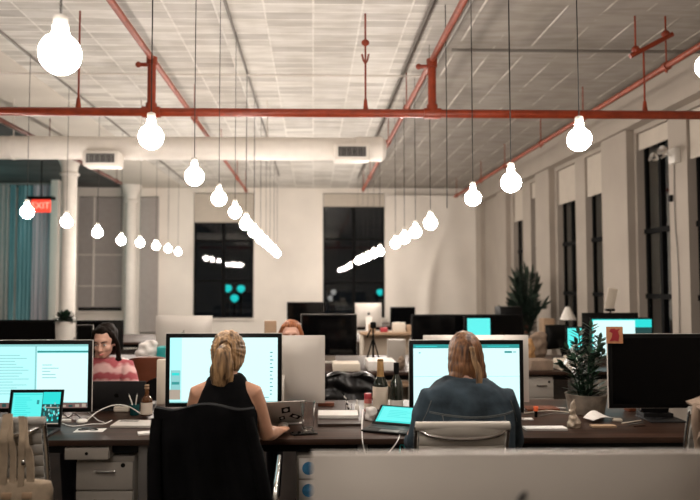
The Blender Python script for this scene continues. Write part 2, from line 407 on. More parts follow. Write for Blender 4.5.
# right wall
rw = [(6.35, 7.22, 2.86), (7.60, 8.37, 3.18), (9.22, 9.98, 2.80), (10.36, 11.15, 2.82), (12.02, 12.52, 3.1), (13.0, 13.62, 2.76)]
ZRT = 3.38
def putr(bm, a, b, z0, z1):
    if b - a > .001 and z1 - z0 > .001: b2(bm, XR, XR + .3, a, b, z0, z1)
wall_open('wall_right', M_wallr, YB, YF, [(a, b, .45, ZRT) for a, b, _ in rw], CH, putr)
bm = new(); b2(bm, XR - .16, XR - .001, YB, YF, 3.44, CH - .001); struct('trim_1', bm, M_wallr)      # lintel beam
for i, (a, b, bz) in enumerate(rw):
    wn += 1
    x0 = XR + .10; x1 = XR + .15; t = .045
    bm = new()
    b2(bm, x0, x1, a, a + t, .45, ZRT); b2(bm, x0, x1, b - t, b, .45, ZRT); b2(bm, x0, x1, a, b, .45, .5); b2(bm, x0, x1, a, b, ZRT - t, ZRT)
    b2(bm, x0 - .01, x1, (a + b) / 2 - .03, (a + b) / 2 + .03, .45, ZRT)
    for z in (1.35, 2.15): b2(bm, x0 - .02, x1, a, b, z - .03, z + .03)
    w = struct('window_%d' % wn, bm, M_frame)
    bm = new(); b2(bm, x0 + .02, x0 + .03, a + .02, b - .02, .47, ZRT - .02); obj('pane', bm, M_pane, w, False)
    bm = new(); b2(bm, XR + .03, XR + .045, a + .015, b - .015, bz, ZRT - .01); tube(bm, [(XR + .04, a + .015, bz), (XR + .04, b - .015, bz)], .015)
    obj('roller_blind', bm, M_blind, w)
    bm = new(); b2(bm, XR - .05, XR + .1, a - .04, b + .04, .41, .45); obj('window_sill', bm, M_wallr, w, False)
# piers standing out between the windows
for k, (a, b) in enumerate([(8.42, 9.17), (11.25, 11.95), (13.8, 14.5), (15.9, 16.55)]):
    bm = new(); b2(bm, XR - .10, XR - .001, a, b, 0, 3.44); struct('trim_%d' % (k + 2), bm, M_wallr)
# cast columns carrying the ceiling down the left
def column(k, px, Y):
    x = X(px, Y)
    bm = new()
    lathe(bm, [(.21, 0), (.21, .05), (.19, .09), (.17, .15), (.15, .22), (.140, .3), (.132, 3.42), (.165, 3.44), (.17, 3.47), (.135, 3.5), (.15, 3.6), (.20, 3.72), (.24, 3.77), (.25, CH - .012)], (x, Y, 0), 32)
    o = obj('structural_column', bm, M_duct)
    tag(o, ['white round iron column nearest the red exit sign', 'white round iron column farther back, between the grey window shades'][k], 'column')
column(0, 67.5, 12.2); column(1, 130, 16.15)
# conduits on the ceiling
def rod(name, pts, r, m, label, cat, n=8, group=None):
    bm = new(); tube(bm, pts, r, n); o = obj(name, bm, m); return tag(o, label, cat, group)
cz = CH - .018
rod('ceiling_conduit', [(-2.9, 3.2, cz), (-2.9, 15.2, cz)], .013, M_conduit, 'grey ceiling conduit feeding the left row of bulbs', 'conduit')
rod('ceiling_conduit', [(-.73, .5, cz), (-.73, 14.6, cz)], .013, M_conduit, 'grey ceiling conduit feeding the middle row of bulbs', 'conduit')
rod('ceiling_conduit', [(1.30, .5, cz - .01), (1.30, 16.4, cz - .01)], .02, M_conduit, 'thick grey ceiling conduit right of the middle red pipe', 'conduit')
rod('ceiling_conduit', [(.99, .5, cz), (.99, 14.9, cz)], .017, M_conduit, 'grey ceiling conduit left of the red pipe over the denim jacket', 'conduit')
rod('ceiling_conduit', [(-4.3, 7.4, cz - .035), (1.36, 7.4, cz - .035)], .012, M_duct, 'thin pale conduit crossing the ceiling between the pipes', 'conduit')
rod('ceiling_conduit', [(1.36, 6.55, cz - .035), (3.85, 6.55, cz - .035)], .016, M_conduit, 'grey conduit crossing the darker right part of the ceiling', 'conduit')
for (px, py, Y) in ((265, 69, 7.36), (430, 69, 7.36)):
    pass
# ------------------------------------------------------------------ sprinkler pipes
YP = 5.8
zP = Z(113, YP)
hz = 3.43
def hanger_ring(bm, c, r):
    pts = [(c[0] + r * math.cos(a) * 0 + r * math.cos(a), c[1], c[2] + r * math.sin(a)) for a in [2 * PI * k / 14 for k in range(15)]]
    tube(bm, pts, .007, 6, caps=False)
pipe = thing('sprinkler_pipe', 'red sprinkler main crossing the whole ceiling from side to side', 'pipe', (0, YP, zP))
def slope(x): return -.0  # level
bm = new(); tube(bm, [(-4.6, 0, 0), (XR - .02, 0, 0)], .037, 18); obj('pipe_run', bm, M_red, pipe)
xl = X(149, YP); xr = X(433.5, YP)
for x in (xl, xr):
    bm = new(); tube(bm, [(x, 0, 0), (x, 0, hz - zP)], .036, 16)
    obj('riser', bm, M_red, pipe)
    bm = new(); tube(bm, [(x - .075, 0, 0), (x - .045, 0, 0), (x + .045, 0, 0), (x + .075, 0, 0)], [.048] * 4, 16); tube(bm, [(x, 0, 0), (x, 0, .075)], .048, 16)
    obj('tee_fitting', bm, M_red, pipe)
    bm = new(); tube(bm, [(x, 0, hz - zP - .05), (x, 0, hz - zP + .02)], .047, 16)
    tube(bm, [(x - .11, 0, hz - zP - .045), (x - .03, 0, hz - zP - .045)], .018, 10); sph(bm, (x - .115, 0, hz - zP - .045), .026)
    obj('elbow_fitting', bm, M_red, pipe)
for px in (75, 366, 649):
    x = X(px, YP)
    bm = new(); tube(bm, [(x, 0, .03), (x, 0, .12)], [.024, .014], 10); tube(bm, [(x, 0, .1), (x, 0, CH - zP - (.0 if px != 649 else .32))], .0085, 8)
    if px == 366:
        tube(bm, [(x - .03, 0, .52), (x - .016, 0, .46), (x, 0, .43), (x + .016, 0, .46), (x + .03, 0, .52)], .009, 6)
        sph(bm, (x, 0, .62), (.035, .02, .03))
    if px == 649:
        tube(bm, [(x - .12, .0, CH - zP - .36), (x + .26, -.0, CH - zP - .16)], .022, 10)
        tube(bm, [(x - .07, 0, CH - zP - .33), (x - .07, 0, CH - zP)], .008, 8); tube(bm, [(x + .2, 0, CH - zP - .19), (x + .2, 0, CH - zP)], .008, 8)
        sph(bm, (x - .07, 0, CH - zP - .3), .035); sph(bm, (x + .2, 0, CH - zP - .16), .035)
    obj('hanger_rod', bm, M_red, pipe)
def long_pipe(x, z, r, y0, y1, label, ys):
    t = thing('branch_pipe', label, 'pipe', (x, y0, z))
    bm = new(); tube(bm, [(0, 0, 0), (0, y1 - y0, 0)], r, 14); obj('pipe_run', bm, M_redfar, t)
    for y in ys:
        bm = new(); tube(bm, [(0, y - y0 - .03, 0), (0, y - y0 + .03, 0)], r + .012, 12); tube(bm, [(0, y - y0, 0), (0, y - y0, CH - .012 - z)], .007, 6)
        tube(bm, [(.0, y - y0, -.0), (.0, y - y0, -.06)], [.016, .010], 8)
        obj('pipe_clamp', bm, M_redfar, t)
long_pipe(xl, hz + .01, .026, 1.5, 14.2, 'red sprinkler branch running away over the woman in the halter top', (4.2, 7.9, 10.2, 12.4, 14.0))
long_pipe(xr, hz + .01, .026, 1.5, 14.0, 'red sprinkler branch running away above the right row of bulbs', (4.2, 7.4, 9.2, 12.2, 13.8))
long_pipe(3.2, 3.47, .028, 3.0, 15.2, 'red sprinkler branch running beside the right wall windows', (6.0, 7.9, 9.4, 11.2, 12.8, 15.0))
M_redfar = mat('brown_red_paint', (.10, .030, .02), .5)
long_pipe(-3.72, 3.45, .03, 3.0, 13.2, 'dark red sprinkler branch at upper left beside the white columns', (6.9, 9.6, 12.9))
# ------------------------------------------------------------------ air duct with vents
YD = 8.6; rD = .145; zD = Z(149, YD)
duct = thing('air_duct', 'large white round air duct crossing under the far ceiling', 'duct', (0, YD, zD))
bm = new(); xe = X(386, YD)
tube(bm, [(XL, 0, 0), (xe - .4, 0, 0), (xe - .39, 0, 0), (xe - .05, 0, 0), (xe, 0, 0)], [rD, rD, rD + .012, rD + .012, rD - .03], 36); obj('duct_run', bm, M_duct, duct)
for k in range(5):
    x = -7.0 + k * 1.6
    bm = new(); tube(bm, [(x, 0, 0), (x + .03, 0, 0)], rD + .006, 36); tube(bm, [(x + .015, 0, rD), (x + .015, 0, CH - .012 - zD)], .008, 6)
    obj('duct_strap', bm, M_duct, duct)
def vent(px0, px1, py0, py1, tilt, label):
    Yv = YD - rD - .10
    c = P((px0 + px1) / 2, (py0 + py1) / 2, Yv); w = (px1 - px0) * Yv / F; h = (py1 - py0) * Yv / F
    t = thing('air_vent', label, 'vent', c)
    bm = new()
    bx(bm, (0, .10, 0), (w + .10, .26, h + .09), None, .03)
    obj('vent_box', bm, M_duct, t)
    bm = new(); bx(bm, (0, -.035, 0), (w, .01, h), None, 0); obj('vent_opening', bm, M_black, t)
    bm = new()
    for k in range(7): bx(bm, (0, -.045, -h / 2 + h * (k + .5) / 7), (w, .005, .006), (R(35), 0, 0))
    for k in range(5): bx(bm, (-w / 2 + w * (k + .5) / 5, -.042, 0), (.008, .008, h), None)
    obj('vent_grille', bm, M_grille, t)
vent(87, 115, 154, 163, 0, 'square air vent on the duct beside the near white column')
vent(338, 366, 147, 157, 0, 'square air vent on the duct above the right far window')

# ------------------------------------------------------------------ bulbs
def bulb_proto():
    t = thing('pendant_bulb', 'x', 'light bulb')
    bm = new(); r = .0575; prof = []
    for k in range(19):
        a = -PI / 2 + k * (PI / 2 + R(62)) / 18
        prof.append((r * math.cos(a), r * math.sin(a)))
    prof += [(.0235, .0575), (.0208, .065), (.0198, .080)]
    lathe(bm, prof, n=28); obj('bulb', bm, M_bulb, t)
    bm = new(); lathe(bm, [(.018, .077), (.0205, .079), (.0205, .106), (.018, .112), (.006, .117)], n=20); obj('socket', bm, M_socket, t)
    return t
BP = bulb_proto()
cord_n = 0
def hang(x, Y, z, label, first=[True], cord_top=CH - .02, group=None):
    if first[0]: t = BP; first[0] = False
    else: t = copy_tree(BP)
    t.location = (x, Y, z); t['label'] = label
    if group: t['group'] = group
    bm = new(); s = .006 * math.sin(Y * 7)
    sc_ = 1.12 if Y > 6.4 else 1.0  # distant bulbs enlarged so the mesh carries their bloom
    t.scale = (sc_,) * 3
    tube(bm, [(0, 0, .112), (s * .3, 0, .145 + (cord_top - z) * .35), (0, 0, (cord_top - z) / sc_)], .0026, 6); obj('cord', bm, M_cord, t)
    return t
ORD = ['nearest', 'second', 'third', 'fourth', 'fifth', 'sixth', 'seventh', 'eighth', 'ninth', 'tenth', 'eleventh', 'twelfth', 'thirteenth']
def ordl(k, what, row): return ('%s glowing globe bulb in the %s' % (ORD[k], row)) if k == 0 else ('glowing globe bulb, %s from the camera in the %s' % (ORD[k], row))
left_px = [(27, 212), (66.5, 222), (97.5, 232.5), (121, 240.5), (140, 243), (156, 246), (168, 249), (178, 252)]
for k, (px, py) in enumerate(left_px):
    Y = 6.87 + k * 1.135
    hang(P(px, py, Y).x, Y, Z(py, Y, px), ordl(k, '', 'left row'), group='hanging bulbs of the left row')
hang(-2.9, 5.75, 2.27, 'hanging globe bulb of the left row just outside the view', group='hanging bulbs of the left row')
mid_px = [(60, 54), (151, 137), (194.4, 176.4), (219, 198.5), (235, 212), (246, 224), (254, 232), (260.5, 238.5), (266, 243), (270, 247), (274, 250.5), (277, 253.5)]
for k, (px, py) in enumerate(mid_px):
    Y = [1.95, 3.15, 4.1, 5.15, 6.2, 7.3, 8.35, 9.4, 10.5, 11.6, 12.7, 13.8][k]
    p = P(px, py, Y); hang(p.x, Y, p.z, ordl(k, '', 'middle row'), group='hanging bulbs of the middle row')
for k, y_ in enumerate((.85, -.25)):
    hang(-.70, y_, 2.16, ['globe bulb of the middle row hanging just above the camera', 'globe bulb of the middle row hanging behind the camera'][k], group='hanging bulbs of the middle row')
rt = [(579.4, 139.5, 3.27), (511, 182.4, 3.86), (473, 198, 4.76), (430.5, 223, 6.5), (415.5, 232, 7.47), (404.5, 238.4, 8.37), (395.5, 243.5, 9.29), (380, 251.5, 11.1), (374, 254, 12.2), (368, 257, 13.2), (363, 259, 14.2), (358, 261, 15.2)]
for k, (px, py, Y) in enumerate(rt):
    p = P(px, py, Y); hang(p.x, Y, p.z, ordl(k, '', 'right row'), group='hanging bulbs of the right row')
p = P(709, 66, 3.0); hang(p.x, 3.0, p.z, 'globe bulb cut off by the right edge of the picture', group='hanging bulbs of the right row')
p = P(447, 208, 5.6)
rod('hanging_cord', [(p.x, 5.6, p.z), (p.x + .004, 5.6, p.z + .8), (p.x, 5.6, CH)], .004, M_cord, 'bare black cord hanging with no bulb in the right row', 'cord')

# ------------------------------------------------------------------ exit sign, emergency light
YE = 13.0
c = P(41, 206, YE)
t = thing('exit_sign', 'glowing red exit sign hanging left of the white column', 'sign', c)
bm = new(); bx(bm, (0, 0, 0), (.36, .05, .24), None, .01); obj('sign_panel', bm, M_exit, t)
bm = new(); bx(bm, (0, 0, .15), (.52, .12, .06), None, .01); tube(bm, [(0, 0, .16), (0, 0, CH - c.z)], .012, 8); obj('mounting_bracket', bm, M_black, t)
fc = bpy.data.curves.new('exit_text', 'FONT'); fc.body = 'EXIT'; fc.size = .17; fc.align_x = 'CENTER'; fc.align_y = 'CENTER'; fc.extrude = .003
fo = bpy.data.objects.new('tmp', fc); C.objects.link(fo)
me = bpy.data.meshes.new_from_object(fo.evaluated_get(bpy.context.evaluated_depsgraph_get())); bpy.data.objects.remove(fo)
me.materials.clear(); me.materials.append(M_exitletter)
lo = bpy.data.objects.new('lettering', me); C.objects.link(lo); lo.parent = t; lo.location = (0, -.029, 0); lo.rotation_euler = (R(90), 0, 0)
c = P(686, 156, 7.41); c.x = XR - .035
t = thing('emergency_light', 'twin lamp emergency light fixed on the pier between right windows', 'lamp', c)
bm = new(); bx(bm, (0, 0, 0), (.07, .14, .17), None, .012); obj('housing', bm, M_white, t)
for k, (dx, dy, dz) in enumerate(((-.12, -.06, .02), (-.16, .04, -.03))):
    bm = new(); lathe(bm, [(.01, 0), (.03, .01), (.05, .05), (.055, .085), (.045, .088), (.0, .07)], n=20)
    o = obj('lamp_head', bm, M_chrome, t, loc=(dx, dy, dz), rot=(R(70), 0, R(-70 - 20 * k)))
bm = new(); tube(bm, [(-.03, 0, 0), (-.1, -.03, .01), (-.14, .02, -.02)], .012, 8); obj('bracket', bm, M_chrome, t)
bm = new(); x = XR - .012
tube(bm, smoothpts([(x, 7.46, c.z - .08), (x, 7.48, 2.3), (x, 7.43, 1.6), (x, 7.45, .6)]), .006, 6)
tag(obj('wall_cable', bm, M_conduit), 'thin cable running down the pier below the emergency light', 'cable')
bm = new(); bx(bm, (XR - .02, 7.54, Z(197, 7.5)), (.04, .05, .08), None, .01); tag(obj('wall_sensor', bm, M_black), 'small black sensor box on the pier below the emergency light', 'sensor')

# ------------------------------------------------------------------ curtains in the far corners
def curtain(x0, x1, z0, z1, y, m, label, waves=8, amp=.03):
    bm = new()
    sheet(bm, lambda u, v: Vector((x0 + (x1 - x0) * u, y + amp * math.sin(u * waves * 2 * PI) * (.6 + .4 * v) , z0 + (z1 - z0) * v)), waves * 8, 6, .004)
    return tag(obj('curtain', bm, m), label, 'curtain')
ZC = Z(186, 15.6)
curtain(X(-14, 15.6), X(7, 15.6), .05, ZC, 15.6, M_blindg, 'grey brown curtain at the far left edge of the room', 4)
curtain(X(8, 15.6), X(14, 15.6), .05, ZC, 15.6, M_teallitc, 'narrow pale curtain coloured with teal light beside the grey brown one', 2)
curtain(X(15, 15.6), X(31, 15.6), .05, ZC, 15.65, M_teallitc, 'wider pale curtain coloured with teal light left of the exit sign', 4)
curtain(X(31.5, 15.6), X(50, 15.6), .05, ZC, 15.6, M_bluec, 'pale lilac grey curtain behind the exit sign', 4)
rod('curtain_rail', [(XL + .02, 15.62, ZC + .03), (X(52, 15.6), 15.62, ZC + .03)], .02, M_blindg, 'curtain rail over the teal-lit curtains at far left', 'rail')
bm = new(); b2(bm, X(50.5, 15.5), X(58, 15.5), 15.4, 15.7, 0, ZC + .3, .01); tag(obj('partition_post', bm, M_wall), 'square cream post at the end of the teal-lit curtains', 'post')
# hung paper backdrop on the far wall
bm = new(); xa, xb = X(388, 16.4), X(478, 16.4); zt = Z(196, 16.4)
def bd(u, v):
    x = xa + (xb - xa) * u; z = .7 + (zt - .7) * v
    d = math.exp(-((u - (.42 + .40 * v * v)) / .07) ** 2) * .10 * (1 - v) + .012 * math.sin(u * 17 + v * 3)
    return Vector((x, 16.38 - d, z))
sheet(bm, bd, 60, 24, .004); tag(obj('cloth_backdrop', bm, M_wall), 'large pale cloth hung flat on the far wall right of the window', 'backdrop')
rod('backdrop_rod', [(xa - .03, 16.38, zt + .012), (xb, 16.38, zt + .012)], .014, M_duct, 'white rod holding up the pale cloth on the far wall', 'rod')

# glowing blobs added outside, standing in for reflections in the far windows
M_tealglow = mat('street_teal_light', (.05, .4, .4), .5, emit=(.01, .62, .60), es=1.0)
M_paleglow = mat('street_pale_light', (.4, .4, .4), .5, emit=(.55, .52, .50), es=.5)
for k, (px, py, r_, m_, lb) in enumerate(((228, 288, .115, M_tealglow, 'added teal glow outside the left far window, upper left of three'), (241, 288.5, .115, M_tealglow, 'added teal glow outside the left far window, upper right of three'), (234.5, 298, .12, M_tealglow, 'added teal glow outside the left far window, lowest of three'), (380, 292, .10, M_tealglow, 'small added teal glow outside the right far window'), (333.5, 292, .08, M_paleglow, 'added pale glow outside the right far window, upper of two'), (331, 298, .09, M_paleglow, 'added pale glow outside the right far window, lower of two'))):
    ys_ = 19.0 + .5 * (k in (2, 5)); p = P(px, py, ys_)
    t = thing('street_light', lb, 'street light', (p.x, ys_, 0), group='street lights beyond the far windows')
    bm = new(); lathe(bm, [(.03, p.z - r_), (r_ * .8, p.z - r_ * .55), (r_, p.z), (r_ * .75, p.z + r_ * .6), (.03, p.z + r_ * .8)], n=20); obj('glow_blob', bm, m_, t)
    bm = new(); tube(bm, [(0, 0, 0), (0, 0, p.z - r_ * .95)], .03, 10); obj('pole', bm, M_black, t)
bm = new(); b2(bm, -6, 6, YF + .5, 22, -.12, -.01); struct('floor.001', bm, M_black)
# ================================================================== FURNITURE
def apple_logo(s):
    pts = []
    for k in range(40):
        a = 2 * PI * k / 40
        r = 1.0 + .06 * math.cos(2 * a) - .13 * math.exp(-((a - PI / 2) / .28) ** 2) - .12 * math.exp(-((a - 3 * PI / 2) / .25) ** 2)
        x, z = r * math.cos(a) * .92, r * math.sin(a)
        d = math.hypot(x - 1.25, z - .12)
        if d < .52:
            q = .52 / max(d, 1e-3); x, z = 1.25 + (x - 1.25) * q, .12 + (z - .12) * q
            x = min(x, 1.0)
        pts.append((x * s, z * s))
    leaf = []
    for k in range(12):
        a = 2 * PI * k / 12
        u, w = math.cos(a) * .34, math.sin(a) * .13
        leaf.append((s * (.16 + u * .64 - w * .76), s * (1.32 + u * .76 + w * .64)))
    return pts, leaf
def monitor(name, label, x, y, z=DT, rz=0, w=.65, h=.41, bottom=.075, chin=0, content=None, black=False, logo=True, group=None, bez=.025, logo_z=.55, cat='monitor', tilt=0):
    """front looks to local -Y; z is the table it stands on"""
    t = thing(name, label, cat, (x, y, z), rz, group)
    zc = bottom + (h + chin) / 2; H = h + chin
    bm = new(); nx, nz = 20, 12
    fr = [[None] * (nz + 1) for _ in range(nx + 1)]; bk = [[None] * (nz + 1) for _ in range(nx + 1)]
    for i in range(nx + 1):
        for j in range(nz + 1):
            u = -1 + 2 * i / nx; v = -1 + 2 * j / nz
            e = (1 - abs(u) ** 3.2) * (1 - abs(v) ** 3.2)
            fr[i][j] = bm.verts.new((u * w / 2, 0, zc + v * H / 2)); bk[i][j] = bm.verts.new((u * w / 2, .010 + .045 * max(0, e) ** .8, zc + v * H / 2))
    for i in range(nx):
        for j in range(nz):
            bm.faces.new((fr[i][j], fr[i + 1][j], fr[i + 1][j + 1], fr[i][j + 1])); bm.faces.new((bk[i][j], bk[i][j + 1], bk[i + 1][j + 1], bk[i + 1][j]))
    for i in range(nx):
        for j in (0, nz): bm.faces.new((fr[i][j], fr[i + 1][j], bk[i + 1][j], bk[i][j]))
    for j in range(nz):
        for i in (0, nx): bm.faces.new((fr[i][j], fr[i][j + 1], bk[i][j + 1], bk[i][j]))
    obj('housing', bm, M_black if black else M_alu, t)
    bm = new(); bx(bm, (0, -.0022, bottom + chin + h / 2 - 0), (w - .004, .004, h - .004), None, .0015); obj('bezel', bm, M_black, t)
    # display
    dw, dh = w - 2 * bez, h - 2 * bez; dz0 = bottom + chin + bez
    bm = new(); mats = []
    def rect(u0, u1, v0, v1, d):
        vs = [bm.verts.new((-dw / 2 + dw * a, -.0046 - d, dz0 + dh * b)) for a, b in ((u0, v0), (u1, v0), (u1, v1), (u0, v1))]
        return bm.faces.new(vs)
    if content:
        for k, (u0, u1, v0, v1, m) in enumerate(content):
            if m not in mats: mats.append(m)
            f = rect(u0, u1, v0, v1, k * .00004); f.material_index = mats.index(m)
    else:
        rect(0, 1, 0, 1, 0); mats = [M_screen]
    me_o = bpy.data.meshes.new('display'); bm.to_mesh(me_o); bm.free()
    for m in mats: me_o.materials.append(m)
    o = bpy.data.objects.new('display', me_o); C.objects.link(o); o.parent = t
    # stand
    bm = new(); bx(bm, (0, .07, .004), (.20 * w / .65, .19, .008), None, .003)
    zt_ = bottom + H * .42
    for (y0, z0, y1, z1) in ((.15, .006, .10, zt_ * .6), (.10, zt_ * .6, .05, zt_)):
        a = Vector((0, y0, z0)); b = Vector((0, y1, z1)); mid = (a + b) / 2; L = (b - a).length
        bx(bm, mid, (.16 * w / .65, .010, L + .006), (math.atan2(-(b.y - a.y), (b.z - a.z)), 0, 0))
    obj('stand', bm, M_black if black else M_alu, t)
    if logo and not black:
        pts, leaf = apple_logo(.028 * w / .65 * 1.25)
        cz_ = bottom + H * logo_z
        bm = new(); prism(bm, [(-a, b + cz_) for a, b in pts], .0548, .0562); prism(bm, [(-a, b + cz_) for a, b in leaf], .0535, .0562)
        obj('logo', bm, M_logo, t)
    return t
def lines(u0, u1, v0, v1, n, m, wd=.6):
    out = []
    for k in range(n):
        v = v1 - (v1 - v0) * (k + .5) / n
        out.append((u0, u0 + (u1 - u0) * (wd + (1 - wd) * random.random()) , v - (v1 - v0) / n * .13, v + (v1 - v0) / n * .13, m))
    return out
def dock(u0, u1, v0, v1):
    out = [(u0, u1, v0, v1, S_dock)]
    n = 16
    for k in range(n):
        a = u0 + (u1 - u0) * (k + .2) / n
        out.append((a, a + (u1 - u0) / n * .6, v0 + (v1 - v0) * .2, v0 + (v1 - v0) * (.5 + .4 * random.random()), random.choice([S_dock2, S_teal, S_dock2, S_dark])))
    return out

def desk(label, x0, x1, y0, y1, name='bench_desk', nleg=3, z=DT, group=None, xs=None):
    t = thing(name, label, 'desk', ((x0 + x1) / 2, (y0 + y1) / 2, 0), 0, group)
    w = x1 - x0; d = y1 - y0
    bm = new(); bx(bm, (0, 0, z - .014), (w, d, .028), None, .002); obj('tabletop', bm, M_wood, t)
    bm = new(); bx(bm, (0, -d / 2 + .09, z - .053), (w - .1, .03, .05)); bx(bm, (0, d / 2 - .09, z - .053), (w - .1, .03, .05)); obj('under_frame', bm, M_black, t)
    for k in range(nleg):
        x = -w / 2 + .06 + (w - .12) * k / (nleg - 1)
        if xs: x = xs[k] - (x0 + x1) / 2
        for s in (-1, 1):
            bm = new(); bx(bm, (x, s * (d / 2 - .08), (z - .028) / 2), (.05, .05, z - .028), None, .008); obj('leg', bm, M_steel, t)
    return t
def pedestal(label, x, y, w, h, d, rz=0, nd=2, group=None, m=M_ped):
    t = thing('drawer_pedestal', label, 'drawer unit', (x, y, 0), rz, group)
    bm = new(); bx(bm, (0, d / 2 + .01, h / 2 + .02), (w, d, h - .04), None, .004)
    for sx in (-1, 1):
        for sy in (.06, d - .04): tube(bm, [(sx * (w / 2 - .04), sy, 0), (sx * (w / 2 - .04), sy, .03)], .018, 10)
    obj('cabinet_body', bm, m, t)
    hh = (h - .06) / nd
    for k in range(nd):
        zc = .04 + hh * (k + .5)
        bm = new(); bx(bm, (0, 0, zc), (w - .006, .018, hh - .008), None, .002); dr = obj('drawer', bm, m, t)
        bm = new(); bx(bm, (0.01, -.024, zc + hh * .18), (w * .34, .014, .012), None, .004)
        for s in (-1, 1): bx(bm, (s * w * .15, -.014, zc + hh * .18), (.012, .014, .01))
        obj('handle', bm, M_chrome, dr)
        if k == nd - 1:
            bm = new(); tube(bm, [(w * .32, -.008, zc + hh * .36), (w * .32, -.013, zc + hh * .36)], .011, 14); obj('lock', bm, M_black, dr)
    return t
YD0 = 3.38; YD1 = 4.50
desk('long dark walnut bench desk shared by the people at front', -2.1, 2.06, YD0, YD1, nleg=4, xs=[-2.04, X(145.5, 3.44), .25, 2.0])
# shelf tray and pedestals below
xa, xb = X(68, 3.40), X(112, 3.40)
t = thing('desk_tray_drawer', 'small white drawer box hung under the desk above the left pedestal', 'drawer', ((xa + xb) / 2, 3.40, Z(446, 3.4)))
w = xb - xa; h = Z(446, 3.4) - Z(458, 3.4)
bm = new(); bx(bm, (0, .14, -h / 2), (w, .27, h), None, .004); bx(bm, (-w / 2 + .02, .16, (DT - .028 - t.location.z) / 2 - .001), (.02, .2, DT - .03 - t.location.z)); bx(bm, (w / 2 - .02, .16, (DT - .028 - t.location.z) / 2 - .001), (.02, .2, DT - .03 - t.location.z)); obj('drawer_box', bm, M_ped, t)
bm = new(); bx(bm, (0, -.002, -h / 2), (w - .004, .012, h - .002), None, .002); fr = obj('drawer_front', bm, M_ped, t)
bm = new(); tube(bm, [(0, -.004, -h / 2), (0, -.010, -h / 2)], .008, 14); obj('finger_hole', bm, M_black, fr)
xa, xb = X(79, 3.46), X(136, 3.46)
pedestal('grey white two drawer pedestal under the desk at left', (xa + xb) / 2, 3.47, xb - xa, Z(456, 3.46) + .0, .5, nd=4)
# pale pc box with round blue prints
xa, xb = X(297, 3.44), X(350, 3.44)
t = thing('storage_case', 'pale case with two round blue pictures under the desk', 'case', ((xa + xb) / 2, 3.44, 0))
w = xb - xa
bm = new(); bx(bm, (0, .2, Z(455, 3.44) / 2), (w, .4, Z(455, 3.44)), None, .012); obj('case_body', bm, M_ped, t)
for k in range(2):
    zc = Z(468 + 22 * k, 3.44); bm = new(); bx(bm, (-w / 2 + .055, -.003, zc), (.085, .006, .10), None, .002); o = obj('picture_card', bm, M_paper, t)
    bm = new(); tube(bm, [(-w / 2 + .06, -.006, zc), (-w / 2 + .06, -.008, zc)], .032, 24); obj('blue_disc', bm, M_blue, o)

# ---- monitors on the front bench
cont_A = [(0, 1, 0, 1, S_white), (0, .11, 0, 1, S_main), (0.01, .10, .2, .5, S_line), (.02, .09, .28, .32, S_bar), (.02, .09, .42, .46, S_teal), (0.0, 1, .0, .02, S_line), (0, .10, .05, .2, S_dock2)] + lines(.93, .97, .1, .8, 12, S_bar, .4) + [(.82, .92, .075, .085, S_bar)]
A = monitor('desktop_display', 'large silver edged display glowing white behind the ponytailed woman', X(224.5, 3.84), 3.84, content=cont_A)
cont_L = [(0, 1, 0, 1, S_main), (0, 1, .965, 1, S_line), (.50, .515, .1, 1, S_line), (.52, 1, .87, .90, S_bar), (.52, 1, .1, .86, S_white)] + lines(.05, .45, .2, .85, 14, S_line) + lines(.57, .75, .45, .7, 5, S_line, .3) + dock(0, 1, 0, .085)
monitor('desktop_display', 'large display glowing cyan behind the small open laptop at left', X(37, 3.95), 3.95, bottom=.03, content=cont_L)
cont_R = [(0, 1, 0, 1, S_white), (0, 1, .94, 1, S_bar), (.0, 1, .5, .505, S_line), (.86, .93, .865, .895, S_bar), (.94, .97, .87, .89, S_line), (.05, .07, .86, .88, S_line)] + lines(.02, .30, .95, .99, 1, S_teal) + lines(.7, .98, .955, .985, 1, S_teal)
monitor('desktop_display', 'large display glowing cyan white behind the woman in denim', X(465.5, 3.84), 3.84, bottom=.035, content=cont_R)
mr = monitor('desktop_display', 'large silver edged display switched off at right with note on top', X(606, 3.75) + .325, 3.75, content=None)
for ch in mr.children:
    if ch.name.startswith('stand'): ch.data.materials[0] = M_alud  # stand colour darkened in place of weaker light at the right
# card on the corner
c = P(614.5, 335, 3.735)
t = thing('picture_card', 'small orange card with red figure stuck on the dark display corner', 'card', c)
bm = new(); bx(bm, (0, 0, 0), (.092, .003, .092)); obj('card', bm, M_card, t, False)
bm = new(); pts = [(-.03, -.034), (.0, -.03), (.02, -.036), (.026, -.005), (.018, .02), (.03, .034), (.008, .03), (.0, .036), (-.022, .034), (-.03, .02), (-.012, .01), (-.016, -.012)]
prism(bm, pts, -.0035, -.002); obj('red_figure', bm, M_redlid, t, False)
# backs of displays on the other side of the bench
monitor('desktop_computer', 'silver back of a desktop computer in front of the redhead', X(325, 4.16) - .325, 4.20, rz=PI, chin=.0, h=.41, bottom=.035)
monitor('desktop_computer', 'silver back of a desktop computer just behind the denim woman\'s screen', X(529, 4.16) - .325, 4.20, rz=PI, chin=.0, h=.41, bottom=.035)
# foreground computer
desk('dark desk nearest the camera carrying the big silver computer', -.35, 1.9, .45, 1.35, nleg=2)
monitor('desktop_computer', 'blurred silver back of the desktop computer nearest the camera', X(312, 1.08) + .325, 1.135, rz=PI, w=.65, h=.41, chin=.03, bottom=Z(452, 1.135) - DT - .44, logo_z=.76)

